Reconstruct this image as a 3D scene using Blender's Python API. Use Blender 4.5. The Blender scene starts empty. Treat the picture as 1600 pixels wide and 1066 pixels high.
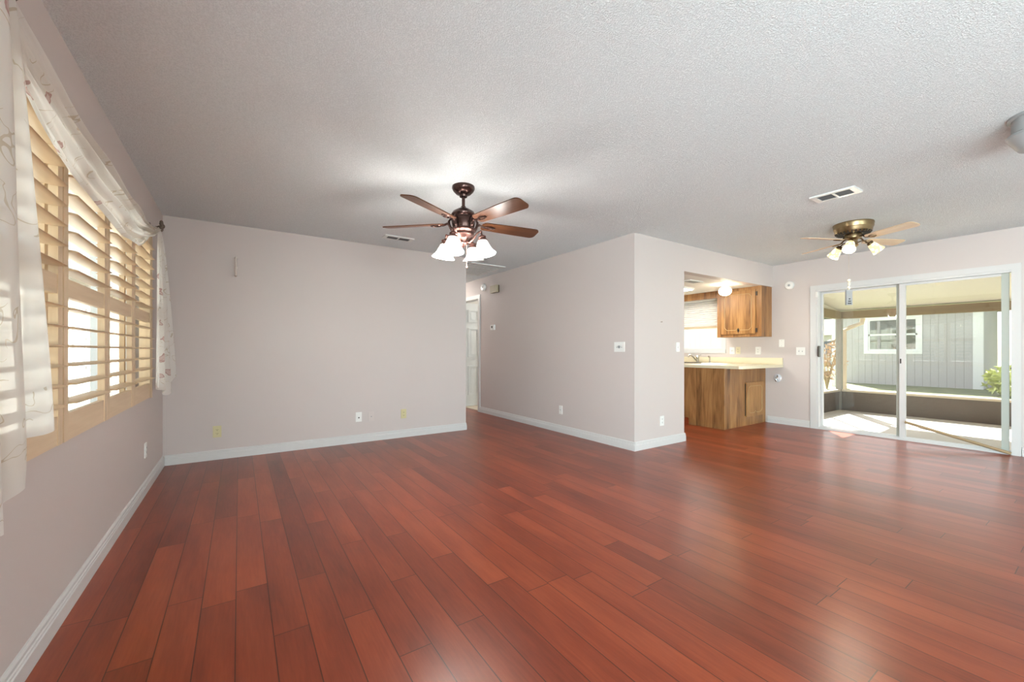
import bpy, bmesh, math, random
from mathutils import Vector, Matrix
PI = math.pi
R = math.radians
sc = bpy.context.scene
C = sc.collection
rnd = random.Random(7)

# ------------------------------------------------------------------ camera, light, exposure
cam_d = bpy.data.cameras.new('camera')
cam_d.sensor_width = 36.0
cam_d.lens = 36.0 * 638.4 / 1600.0
cam_d.shift_y = 15.2 / 1600.0
cam_d.clip_start = 0.02
cam_d.clip_end = 300
cam = bpy.data.objects.new('camera', cam_d)
C.objects.link(cam)
cam.location = (0, 0, 1.1206)
cam.rotation_euler = (R(90), 0, -0.5885)
sc.camera = cam

SUN = 11.5
SKY = 0.145
LAMP = 24.0
sc.view_settings.view_transform = 'Standard'
sc.view_settings.look = 'None'
sc.view_settings.gamma = 1.0
sc.view_settings.use_curve_mapping = False
sc.view_settings.exposure = 1.65

world = bpy.data.worlds.new('world')
sc.world = world
world.use_nodes = True
wn = world.node_tree.nodes
wl = world.node_tree.links
wn.clear()
w_out = wn.new('ShaderNodeOutputWorld')
w_bg = wn.new('ShaderNodeBackground')
w_sky = wn.new('ShaderNodeTexSky')
w_sky.sky_type = 'NISHITA'
w_sky.sun_disc = False
w_sky.sun_elevation = R(40)
w_sky.sun_rotation = R(54)
w_sky.air_density = 1.0
w_sky.dust_density = 2.0
w_sky.ozone_density = 1.0
w_bg.inputs['Strength'].default_value = SKY
w_hs = wn.new('ShaderNodeHueSaturation')
w_hs.inputs['Saturation'].default_value = 0.45
wl.new(w_sky.outputs[0], w_hs.inputs['Color'])
wl.new(w_hs.outputs[0], w_bg.inputs['Color'])
wl.new(w_bg.outputs[0], w_out.inputs['Surface'])

sun_d = bpy.data.lights.new('sun', 'SUN')
sun_d.energy = SUN
sun_d.angle = R(0.53)
sun_d.color = (1.0, 0.95, 0.87)
sun = bpy.data.objects.new('sun', sun_d)
C.objects.link(sun)
_d = Vector((-0.815 * math.cos(R(40)), -0.58 * math.cos(R(40)), -math.sin(R(40))))
sun.rotation_euler = _d.to_track_quat('-Z', 'Y').to_euler()
sun.location = (20, 15, 18)

# unseen fill lights added behind the camera: two at the front, one left
for wloc, wrot, wsx, wsy, wpow in (((1.45, -6.60, 0.58), (R(90), 0, 0), 2.85, 0.90, 78.0),
                                   ((4.95, -6.60, 0.58), (R(90), 0, 0), 2.85, 0.90, 12.0),
                                   ((-0.70, -2.5, 0.62), (0, R(-90), 0), 1.0, 3.95, 180.0)):
    ad = bpy.data.lights.new('unseen_fill_light', 'AREA')
    ad.shape = 'RECTANGLE'
    ad.size = wsx
    ad.size_y = wsy
    ad.energy = wpow
    ad.color = (0.745, 0.945, 0.985)
    ao = bpy.data.objects.new('unseen_fill_light', ad)
    C.objects.link(ao)
    ao.location = wloc
    ao.rotation_euler = wrot

# ------------------------------------------------------------------ helpers
def V(*a):
    return Vector(a)

class MB:
    """collects shapes into one bmesh"""
    def __init__(self):
        self.bm = bmesh.new()
    def _add(self, verts, faces, M=None):
        vs = [self.bm.verts.new((M @ Vector(v)) if M else Vector(v)) for v in verts]
        for f in faces:
            try:
                self.bm.faces.new([vs[i] for i in f])
            except ValueError:
                pass
        return vs
    def box(self, x0, x1, y0, y1, z0, z1, M=None):
        v = [(x0, y0, z0), (x1, y0, z0), (x1, y1, z0), (x0, y1, z0), (x0, y0, z1), (x1, y0, z1), (x1, y1, z1), (x0, y1, z1)]
        f = [(0, 3, 2, 1), (4, 5, 6, 7), (0, 1, 5, 4), (1, 2, 6, 5), (2, 3, 7, 6), (3, 0, 4, 7)]
        self._add(v, f, M)
        return self
    def prism(self, poly, axis, a, b, M=None):
        """poly: 2-D points; extruded along axis from a to b"""
        n = len(poly)
        def P(p, t):
            if axis == 'x': return (t, p[0], p[1])
            if axis == 'y': return (p[0], t, p[1])
            return (p[0], p[1], t)
        v = [P(p, a) for p in poly] + [P(p, b) for p in poly]
        f = [tuple(range(n))[::-1], tuple(range(n, 2 * n))]
        for i in range(n):
            j = (i + 1) % n
            f.append((i, j, n + j, n + i))
        self._add(v, f, M)
        return self
    def lathe(self, prof, n=24, M=None, cap=True):
        """prof: (r,z) list, revolved round Z"""
        v = []
        f = []
        for r, z in prof:
            for i in range(n):
                a = 2 * PI * i / n
                v.append((r * math.cos(a), r * math.sin(a), z))
        for k in range(len(prof) - 1):
            for i in range(n):
                j = (i + 1) % n
                f.append((k * n + i, k * n + j, (k + 1) * n + j, (k + 1) * n + i))
        if cap:
            f.append(tuple(range(n))[::-1])
            m = (len(prof) - 1) * n
            f.append(tuple(range(m, m + n)))
        self._add(v, f, M)
        return self
    def tube(self, pts, r, n=10, M=None):
        pts = [Vector(p) for p in pts]
        rs = r if isinstance(r, (list, tuple)) else [r] * len(pts)
        v = []
        f = []
        prev = None
        for k, p in enumerate(pts):
            if k == 0: t = pts[1] - p
            elif k == len(pts) - 1: t = p - pts[k - 1]
            else: t = (pts[k + 1] - p).normalized() + (p - pts[k - 1]).normalized()
            t.normalize()
            if prev is None:
                u = t.orthogonal().normalized()
            else:
                u = (prev - t * prev.dot(t)).normalized()
            prev = u
            w = t.cross(u)
            for i in range(n):
                a = 2 * PI * i / n
                v.append(p + (u * math.cos(a) + w * math.sin(a)) * rs[k])
        for k in range(len(pts) - 1):
            for i in range(n):
                j = (i + 1) % n
                f.append((k * n + i, k * n + j, (k + 1) * n + j, (k + 1) * n + i))
        f.append(tuple(range(n))[::-1])
        m = (len(pts) - 1) * n
        f.append(tuple(range(m, m + n)))
        self._add(v, f, M)
        return self
    def ball(self, c, r, sz=1.0, n=14, M=None):
        prof = []
        k = n // 2
        for i in range(k + 1):
            a = -PI / 2 + PI * i / k
            prof.append((max(1e-4, r * math.cos(a)), r * sz * math.sin(a)))
        T = Matrix.Translation(Vector(c))
        self.lathe(prof, n, (M @ T) if M else T)
        return self
    def grid(self, fn, nu, nv):
        v = [fn(i / nu, j / nv) for j in range(nv + 1) for i in range(nu + 1)]
        f = [(j * (nu + 1) + i, j * (nu + 1) + i + 1, (j + 1) * (nu + 1) + i + 1, (j + 1) * (nu + 1) + i) for j in range(nv) for i in range(nu)]
        self._add(v, f)
        return self
    def bevel(self, w, seg=2):
        es = [e for e in self.bm.edges if len(e.link_faces) == 2 and e.calc_face_angle(0) > 0.5]
        bmesh.ops.bevel(self.bm, geom=es, offset=w, segments=seg, affect='EDGES', clamp_overlap=True)
        return self
    def build(self, name, mat, parent=None, smooth=False, normals=True):
        if normals:
            bmesh.ops.recalc_face_normals(self.bm, faces=self.bm.faces[:])
        me = bpy.data.meshes.new(name)
        self.bm.to_mesh(me)
        self.bm.free()
        if mat: me.materials.append(mat)
        o = bpy.data.objects.new(name, me)
        C.objects.link(o)
        if parent: o.parent = parent
        if smooth:
            for p in me.polygons: p.use_smooth = True
            es = [e for e in me.edges]
            try:
                me.set_sharp_from_angle(angle=R(38))
            except Exception:
                pass
        return o

def thing(name, label, cat, loc=(0, 0, 0), rotz=0.0, group=None):
    o = bpy.data.objects.new(name, None)
    o.empty_display_size = 0.1
    C.objects.link(o)
    o.location = loc
    o.rotation_euler = (0, 0, rotz)
    tag(o, label, cat, group)
    return o

def tag(o, label, cat, group=None):
    o['label'] = label
    o['category'] = cat
    if group: o['group'] = group
    return o

def struct(o, label=None, cat=None):
    o['kind'] = 'structure'
    if label: o['label'] = label
    if cat: o['category'] = cat
    return o

def copy_tree(o, parent=None):
    c = o.copy()
    C.objects.link(c)
    if parent: c.parent = parent
    for ch in [x for x in C.objects if x.parent == o]:
        copy_tree(ch, c)
    return c

# ------------------------------------------------------------------ materials
def new_mat(name):
    m = bpy.data.materials.new(name)
    m.use_nodes = True
    nt = m.node_tree
    b = nt.nodes['Principled BSDF']
    return m, nt, b

def P(name, col, rough=0.5, metal=0.0, spec=0.5, bump=None, emis=None, coat=0.0):
    m, nt, b = new_mat(name)
    b.inputs['Base Color'].default_value = (*col, 1)
    b.inputs['Roughness'].default_value = rough
    b.inputs['Metallic'].default_value = metal
    b.inputs['Specular IOR Level'].default_value = spec
    b.inputs['Coat Weight'].default_value = coat
    if emis:
        b.inputs['Emission Color'].default_value = (*emis[0], 1)
        b.inputs['Emission Strength'].default_value = emis[1]
    if bump:
        tc = nt.nodes.new('ShaderNodeTexCoord')
        n = nt.nodes.new('ShaderNodeTexNoise')
        n.inputs['Scale'].default_value = bump[0]
        n.inputs['Detail'].default_value = 3
        bp = nt.nodes.new('ShaderNodeBump')
        bp.inputs['Strength'].default_value = bump[1]
        bp.inputs['Distance'].default_value = bump[2]
        nt.links.new(tc.outputs['Object'], n.inputs['Vector'])
        nt.links.new(n.outputs['Fac'], bp.inputs['Height'])
        nt.links.new(bp.outputs['Normal'], b.inputs['Normal'])
    return m

def nodes_of(nt):
    N = nt.nodes
    L = nt.links
    def math_(op, a, b=None, c=None):
        n = N.new('ShaderNodeMath')
        n.operation = op
        for k, x in enumerate((a, b, c)):
            if x is None: continue
            if isinstance(x, (int, float)): n.inputs[k].default_value = x
            else: L.new(x, n.inputs[k])
        return n.outputs[0]
    return N, L, math_

def ramp(nt, stops, fac):
    r = nt.nodes.new('ShaderNodeValToRGB')
    e = r.color_ramp.elements
    while len(e) < len(stops): e.new(0.5)
    for i, (p, c) in enumerate(stops):
        e[i].position = p
        e[i].color = (*c, 1)
    nt.links.new(fac, r.inputs['Fac'])
    return r.outputs['Color']

WALL = P('wall_paint', (0.585, 0.52, 0.495), 0.55, spec=0.3, bump=(180, 0.12, 0.002))
TRIM = P('white_trim_paint', (0.62, 0.61, 0.60), 0.35, spec=0.4)
WHITE = P('white_plastic', (0.80, 0.79, 0.76), 0.35)
IVORY = P('ivory_plastic', (0.62, 0.55, 0.30), 0.4)
BEIGE = P('beige_plastic', (0.42, 0.36, 0.25), 0.5)
SLOT = P('dark_slot', (0.03, 0.025, 0.02), 0.6)
CHROME = P('brushed_steel', (0.55, 0.53, 0.50), 0.25, metal=1.0)
STEEL = P('faucet_nickel', (0.42, 0.38, 0.32), 0.28, metal=1.0)
BRASS = P('antique_brass', (0.30, 0.22, 0.12), 0.32, metal=1.0)
BRASS_D = P('dark_brass', (0.16, 0.11, 0.06), 0.4, metal=1.0)
BRONZE = P('oil_rubbed_bronze', (0.075, 0.042, 0.036), 0.26, metal=0.85)
COPPER = P('worn_copper_bronze', (0.17, 0.090, 0.075), 0.33, metal=0.9)
DARKBRN = P('dark_brown_handle', (0.035, 0.022, 0.018), 0.4)
ALU = P('mill_aluminium_stile', (0.42, 0.45, 0.41), 0.45, metal=0.25)
CREAM = P('cream_laminate', (0.74, 0.66, 0.47), 0.3, bump=(60, 0.03, 0.001))

SHADE_R = P('shade_bottom_rail', (0.62, 0.50, 0.34), 0.5)
GREY = P('grey_plastic', (0.28, 0.28, 0.28), 0.45)
GREY_L = P('light_grey_plastic', (0.32, 0.32, 0.32), 0.45)
REGISTER = P('white_enamel_metal', (0.74, 0.74, 0.72), 0.4)
DUCT = P('dark_duct', (0.045, 0.045, 0.05), 0.7)
DOOR_W = P('white_door_paint', (0.78, 0.80, 0.79), 0.35)
TILE = P('beige_tile', (0.66, 0.58, 0.46), 0.4)
CONC = P('patio_concrete', (0.56, 0.54, 0.50), 0.85, bump=(40, 0.2, 0.004))
PORCHC = P('porch_ceiling_panel', (0.53, 0.49, 0.44), 0.6)
BEAM = P('brown_porch_beam', (0.20, 0.15, 0.09), 0.6)
POSTM = P('bronze_grey_post', (0.20, 0.19, 0.17), 0.5)
KICK = P('porch_kick_panel', (0.10, 0.085, 0.07), 0.5, bump=(9, 0.5, 0.03))
RAIL = P('tan_porch_rail', (0.46, 0.40, 0.30), 0.5)
DOWNSP = P('tan_downspout', (0.56, 0.44, 0.30), 0.5)
SHEDW = P('white_shed_trim', (0.82, 0.83, 0.86), 0.5)
SHINGLE = P('grey_shingle', (0.16, 0.15, 0.15), 0.9, bump=(14, 0.6, 0.02))
HOUSEW = P('white_siding', (0.78, 0.76, 0.72), 0.7)
DOWEL = P('raw_wood_dowel', (0.34, 0.24, 0.13), 0.6)
BARK = P('bark', (0.12, 0.085, 0.06), 0.9, bump=(20, 0.6, 0.03))
LEAF_D = P('dark_green_leaves', (0.10, 0.15, 0.06), 0.6)
LEAF_M = P('mid_green_leaves', (0.09, 0.17, 0.04), 0.6)
LEAF_Y = P('yellow_green_leaves', (0.42, 0.46, 0.16), 0.6)
LEAF_O = P('orange_brown_leaves', (0.50, 0.32, 0.20), 0.6)
BULB = P('glowing_bulb', (1, 0.95, 0.85), 0.4, emis=((1.0, 0.93, 0.80), 20.0))
GLOBE = P('glowing_opal_globe', (0.9, 0.85, 0.75), 0.3, emis=((1.0, 0.86, 0.62), 7.0))
PANEL_L = P('glowing_diffuser', (0.9, 0.9, 0.9), 0.3, emis=((1.0, 0.96, 0.88), 14.0))
BELL_ON = P('lit_white_bell_glass', (0.95, 0.95, 0.93), 0.3, emis=((1.0, 0.955, 0.90), LAMP))
def _bell():
    nt = BELL_ON.node_tree
    N, L, mt = nodes_of(nt)
    b = N['Principled BSDF']
    tc = N.new('ShaderNodeTexCoord')
    sp = N.new('ShaderNodeSeparateXYZ')
    L.new(tc.outputs['Object'], sp.inputs[0])
    # the bulb hangs low in the bell: the neck of the glass glows less than its skirt
    mr = N.new('ShaderNodeMapRange')
    mr.inputs['From Min'].default_value = -0.03
    mr.inputs['From Max'].default_value = -0.10
    mr.inputs['To Min'].default_value = 0.03
    mr.inputs['To Max'].default_value = 1.0
    L.new(sp.outputs[2], mr.inputs['Value'])
    L.new(mt('MULTIPLY', mr.outputs[0], LAMP), b.inputs['Emission Strength'])
_bell()
BELL_OFF = P('unlit_white_bell_glass', (0.50, 0.50, 0.49), 0.25)
TULIP_ON = P('lit_tulip_glass', (0.95, 0.9, 0.8), 0.3, emis=((1.0, 0.92, 0.78), 240.0))
BEADS = P('cream_glass_beads', (0.85, 0.76, 0.60), 0.2)
CHAIN = P('thin_chain', (0.50, 0.40, 0.32), 0.4, metal=0.6)

def mat_ceiling():
    m, nt, b = new_mat('textured_ceiling')
    N, L, mt = nodes_of(nt)
    b.inputs['Base Color'].default_value = (0.83, 0.865, 0.875, 1)
    b.inputs['Roughness'].default_value = 0.85
    b.inputs['Specular IOR Level'].default_value = 0.15
    tc = N.new('ShaderNodeTexCoord')
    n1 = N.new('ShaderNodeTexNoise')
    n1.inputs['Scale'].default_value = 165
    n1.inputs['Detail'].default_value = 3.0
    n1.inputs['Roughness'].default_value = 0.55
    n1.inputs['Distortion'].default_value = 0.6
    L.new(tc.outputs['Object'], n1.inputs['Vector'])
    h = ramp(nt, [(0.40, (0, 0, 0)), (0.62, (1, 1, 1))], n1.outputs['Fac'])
    bp = N.new('ShaderNodeBump')
    bp.inputs['Strength'].default_value = 0.95
    bp.inputs['Distance'].default_value = 0.0035
    L.new(ramp(nt, [(0.38, (0.75, 0.785, 0.795)), (0.60, (0.86, 0.895, 0.905))], n1.outputs['Fac']), b.inputs['Base Color'])  # hollows tinted darker too: the texture's shade painted into the colour
    L.new(h, bp.inputs['Height'])
    L.new(bp.outputs['Normal'], b.inputs['Normal'])
    return m
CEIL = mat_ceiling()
CEIL_K = P('smooth_kitchen_ceiling', (0.80, 0.78, 0.74), 0.8, spec=0.2)

def mat_floor():
    m, nt, b = new_mat('cherry_plank_floor')
    N, L, mt = nodes_of(nt)
    tc = N.new('ShaderNodeTexCoord')
    sp = N.new('ShaderNodeSeparateXYZ')
    L.new(tc.outputs['Object'], sp.inputs[0])
    x, y = sp.outputs[0], sp.outputs[1]
    xr = mt('DIVIDE', mt('ADD', x, 0.0125 + 1.25), 0.125)
    row = mt('FLOOR', xr)
    fx = mt('FRACT', xr)
    def wn1(val, off):
        w = N.new('ShaderNodeTexWhiteNoise')
        w.noise_dimensions = '1D'
        L.new(mt('ADD', val, off), w.inputs['W'])
        return w.outputs['Value']
    ln = mt('ADD', mt('MULTIPLY', wn1(row, 3.3), 0.35), 0.95)
    yr = mt('DIVIDE', mt('ADD', y, mt('ADD', mt('MULTIPLY', wn1(row, 11.7), 4.0), 20.0)), ln)
    col = mt('FLOOR', yr)
    fy = mt('FRACT', yr)
    pid = mt('ADD', mt('MULTIPLY', row, 17.31), mt('MULTIPLY', col, 5.77))
    tone = wn1(pid, 0.0)
    tone2 = wn1(pid, 91.0)
    # grain
    cb = N.new('ShaderNodeCombineXYZ')
    L.new(mt('MULTIPLY', x, 95.0), cb.inputs[0])
    L.new(mt('MULTIPLY', y, 7.0), cb.inputs[1])
    L.new(mt('MULTIPLY', tone, 37.0), cb.inputs[2])
    g = N.new('ShaderNodeTexNoise')
    g.inputs['Scale'].default_value = 1.0
    g.inputs['Detail'].default_value = 5
    g.inputs['Roughness'].default_value = 0.62
    L.new(cb.outputs[0], g.inputs['Vector'])
    cb2 = N.new('ShaderNodeCombineXYZ')
    L.new(mt('MULTIPLY', x, 9.0), cb2.inputs[0])
    L.new(mt('MULTIPLY', y, 1.6), cb2.inputs[1])
    L.new(mt('MULTIPLY', tone2, 53.0), cb2.inputs[2])
    g2 = N.new('ShaderNodeTexNoise')
    g2.inputs['Scale'].default_value = 1.0
    g2.inputs['Detail'].default_value = 3
    L.new(cb2.outputs[0], g2.inputs['Vector'])
    t = mt('ADD', mt('MULTIPLY', tone, 0.45), mt('ADD', mt('MULTIPLY', mt('SUBTRACT', g.outputs['Fac'], 0.5), 0.55), mt('MULTIPLY', mt('SUBTRACT', g2.outputs['Fac'], 0.5), 0.9)))
    t = mt('ADD', t, 0.25)
    colr = ramp(nt, [(0.0, (0.115, 0.0165, 0.006)), (0.5, (0.245, 0.041, 0.0135)), (1.0, (0.38, 0.078, 0.027))], t)
    # seams
    ex = mt('MULTIPLY', mt('MINIMUM', fx, mt('SUBTRACT', 1.0, fx)), 0.125)
    ey = mt('MULTIPLY', mt('MINIMUM', fy, mt('SUBTRACT', 1.0, fy)), ln)
    e = mt('MINIMUM', ex, ey)
    mr = N.new('ShaderNodeMapRange')
    mr.inputs['From Min'].default_value = 0.0006
    mr.inputs['From Max'].default_value = 0.0026
    L.new(e, mr.inputs['Value'])
    mix = N.new('ShaderNodeMix')
    mix.data_type = 'RGBA'
    L.new(mr.outputs[0], mix.inputs['Factor'])
    mix.inputs[6].default_value = (0.045, 0.009, 0.005, 1)
    L.new(colr, mix.inputs[7])
    L.new(mix.outputs[2], b.inputs['Base Color'])
    # gloss: slightly worn in patches
    b.inputs['Roughness'].default_value = 0.29
    b.inputs['Specular IOR Level'].default_value = 0.48
    mr2 = N.new('ShaderNodeMapRange')
    mr2.inputs['From Min'].default_value = 0.0
    mr2.inputs['From Max'].default_value = 0.004
    L.new(e, mr2.inputs['Value'])
    hh = mr2.outputs[0]
    bp = N.new('ShaderNodeBump')
    bp.inputs['Strength'].default_value = 0.06
    bp.inputs['Distance'].default_value = 0.0004
    L.new(hh, bp.inputs['Height'])
    L.new(bp.outputs['Normal'], b.inputs['Normal'])
    return m
FLOOR = mat_floor()

def mat_wood(name, stops, along='z', fine=60.0, long=3.0, rough=0.4, board=0.0, knots=False, seed=0.0):
    m, nt, b = new_mat(name)
    N, L, mt = nodes_of(nt)
    tc = N.new('ShaderNodeTexCoord')
    oi = N.new('ShaderNodeObjectInfo')
    sp = N.new('ShaderNodeSeparateXYZ')
    L.new(tc.outputs['Object'], sp.inputs[0])
    o = {'x': 0, 'y': 1, 'z': 2}[along]
    k = [fine, fine, fine]
    k[o] = long
    cb = N.new('ShaderNodeCombineXYZ')
    for i in range(3):
        L.new(mt('ADD', mt('MULTIPLY', sp.outputs[i], k[i]), seed + i * 3.1), cb.inputs[i])
    g = N.new('ShaderNodeTexNoise')
    g.inputs['Scale'].default_value = 1.0
    g.inputs['Detail'].default_value = 5
    g.inputs['Roughness'].default_value = 0.6
    g.inputs['Distortion'].default_value = 0.4
    L.new(cb.outputs[0], g.inputs['Vector'])
    cb2 = N.new('ShaderNodeCombineXYZ')
    for i in range(3):
        L.new(mt('ADD', mt('MULTIPLY', sp.outputs[i], k[i] * (0.16 if i != o else 0.5)), seed), cb2.inputs[i])
    g2 = N.new('ShaderNodeTexNoise')
    g2.inputs['Scale'].default_value = 1.0
    g2.inputs['Detail'].default_value = 2
    g2.inputs['Distortion'].default_value = 1.2 if knots else 0.3
    L.new(cb2.outputs[0], g2.inputs['Vector'])
    t = mt('ADD', mt('MULTIPLY', g.outputs['Fac'], 0.55), mt('MULTIPLY', g2.outputs['Fac'], 0.55))
    t = mt('ADD', t, -0.05)
    if board:
        s = mt('ADD', sp.outputs[0], sp.outputs[1])
        w = N.new('ShaderNodeTexWhiteNoise')
        w.noise_dimensions = '1D'
        L.new(mt('FLOOR', mt('DIVIDE', s, board)), w.inputs['W'])
        t = mt('ADD', t, mt('MULTIPLY', mt('SUBTRACT', w.outputs['Value'], 0.5), 0.17))
    c = ramp(nt, stops, t)
    L.new(c, b.inputs['Base Color'])
    b.inputs['Roughness'].default_value = rough
    bp = N.new('ShaderNodeBump')
    bp.inputs['Strength'].default_value = 0.15
    bp.inputs['Distance'].default_value = 0.002
    L.new(g.outputs['Fac'], bp.inputs['Height'])
    L.new(bp.outputs['Normal'], b.inputs['Normal'])
    return m

CAB = mat_wood('knotty_hickory', [(0.28, (0.10, 0.043, 0.016)), (0.44, (0.26, 0.118, 0.040)), (0.60, (0.36, 0.175, 0.062)), (0.78, (0.46, 0.25, 0.095))], 'z', 60, 3.2, 0.4, 0.085, True)
CAB_D = mat_wood('knotty_hickory_door', [(0.28, (0.12, 0.052, 0.018)), (0.44, (0.31, 0.145, 0.045)), (0.60, (0.42, 0.21, 0.070)), (0.78, (0.52, 0.29, 0.11))], 'z', 55, 2.8, 0.38, 0.11, True, 4.0)
CAB_G = P('routed_groove_glaze', (0.52, 0.37, 0.18), 0.5)
BASSWOOD = mat_wood('natural_basswood', [(0.2, (0.58, 0.41, 0.24)), (0.55, (0.72, 0.55, 0.36)), (0.9, (0.80, 0.66, 0.47))], 'y', 40, 2.5, 0.42)
BASSWOOD_V = mat_wood('natural_basswood_stile', [(0.2, (0.58, 0.41, 0.24)), (0.55, (0.72, 0.55, 0.36)), (0.9, (0.80, 0.66, 0.47))], 'z', 40, 2.5, 0.42)
BLADE1 = mat_wood('walnut_fan_blade', [(0.2, (0.035, 0.014, 0.007)), (0.55, (0.085, 0.032, 0.014)), (0.9, (0.15, 0.06, 0.025))], 'x', 60, 4.0, 0.36)
BLADE1.node_tree.nodes['Principled BSDF'].inputs['Specular IOR Level'].default_value = 0.3
BLADE2 = mat_wood('pale_oak_fan_blade', [(0.2, (0.50, 0.33, 0.20)), (0.55, (0.64, 0.46, 0.30)), (0.9, (0.72, 0.56, 0.40))], 'x', 60, 4.0, 0.3)

def mat_siding():
    m, nt, b = new_mat('grey_grooved_siding')
    N, L, mt = nodes_of(nt)
    tc = N.new('ShaderNodeTexCoord')
    sp = N.new('ShaderNodeSeparateXYZ')
    L.new(tc.outputs['Object'], sp.inputs[0])
    f = mt('FRACT', mt('DIVIDE', mt('ADD', mt('ADD', sp.outputs[1], sp.outputs[0]), 40.0), 0.203))
    e = mt('LESS_THAN', f, 0.07)
    mix = N.new('ShaderNodeMix')
    mix.data_type = 'RGBA'
    L.new(e, mix.inputs['Factor'])
    mix.inputs[6].default_value = (0.49, 0.475, 0.495, 1)
    mix.inputs[7].default_value = (0.36, 0.34, 0.35, 1)
    L.new(mix.outputs[2], b.inputs['Base Color'])
    b.inputs['Roughness'].default_value = 0.8
    bp = N.new('ShaderNodeBump')
    bp.inputs['Strength'].default_value = 0.6
    bp.inputs['Distance'].default_value = -0.01
    L.new(e, bp.inputs['Height'])
    L.new(bp.outputs['Normal'], b.inputs['Normal'])
    return m
SIDING = mat_siding()

def mat_grass():
    m, nt, b = new_mat('lawn')
    N, L, mt = nodes_of(nt)
    tc = N.new('ShaderNodeTexCoord')
    n1 = N.new('ShaderNodeTexNoise')
    n1.inputs['Scale'].default_value = 3.0
    n1.inputs['Detail'].default_value = 8
    L.new(tc.outputs['Object'], n1.inputs['Vector'])
    c = ramp(nt, [(0.3, (0.14, 0.16, 0.08)), (0.55, (0.20, 0.23, 0.10)), (0.75, (0.30, 0.30, 0.15))], n1.outputs['Fac'])
    L.new(c, b.inputs['Base Color'])
    b.inputs['Roughness'].default_value = 0.9
    return m
GRASS = mat_grass()

def mat_glass(name, tint=(0.93, 0.96, 0.94), gl=1.0):
    m = bpy.data.materials.new(name)
    m.use_nodes = True
    nt = m.node_tree
    N, L, mt = nodes_of(nt)
    N.clear()
    out = N.new('ShaderNodeOutputMaterial')
    tr = N.new('ShaderNodeBsdfTransparent')
    tr.inputs['Color'].default_value = (*tint, 1)
    gs = N.new('ShaderNodeBsdfGlossy')
    gs.inputs['Roughness'].default_value = 0.0
    gs.inputs['Color'].default_value = (1, 1, 1, 1)
    lw = N.new('ShaderNodeLayerWeight')
    lw.inputs['Blend'].default_value = 0.5
    fr = mt('ADD', mt('MULTIPLY', mt('POWER', lw.outputs['Facing'], 5.0), 0.96), 0.04)
    mx = N.new('ShaderNodeMixShader')
    L.new(mt('MULTIPLY', fr, gl), mx.inputs[0])
    L.new(tr.outputs[0], mx.inputs[1])
    L.new(gs.outputs[0], mx.inputs[2])
    L.new(mx.outputs[0], out.inputs['Surface'])
    return m
GLASS = mat_glass('window_glass')
GLASS_S = mat_glass('slider_glass', (0.90, 0.915, 0.905), 1.0)

def mat_screen():
    m = bpy.data.materials.new('insect_screen')
    m.use_nodes = True
    nt = m.node_tree
    N, L, mt = nodes_of(nt)
    N.clear()
    out = N.new('ShaderNodeOutputMaterial')
    tr = N.new('ShaderNodeBsdfTransparent')
    df = N.new('ShaderNodeBsdfDiffuse')
    df.inputs['Color'].default_value = (0.35, 0.35, 0.36, 1)
    mx = N.new('ShaderNodeMixShader')
    mx.inputs[0].default_value = 0.10
    L.new(tr.outputs[0], mx.inputs[1])
    L.new(df.outputs[0], mx.inputs[2])
    L.new(mx.outputs[0], out.inputs['Surface'])
    return m
SCREEN = mat_screen()

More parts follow.
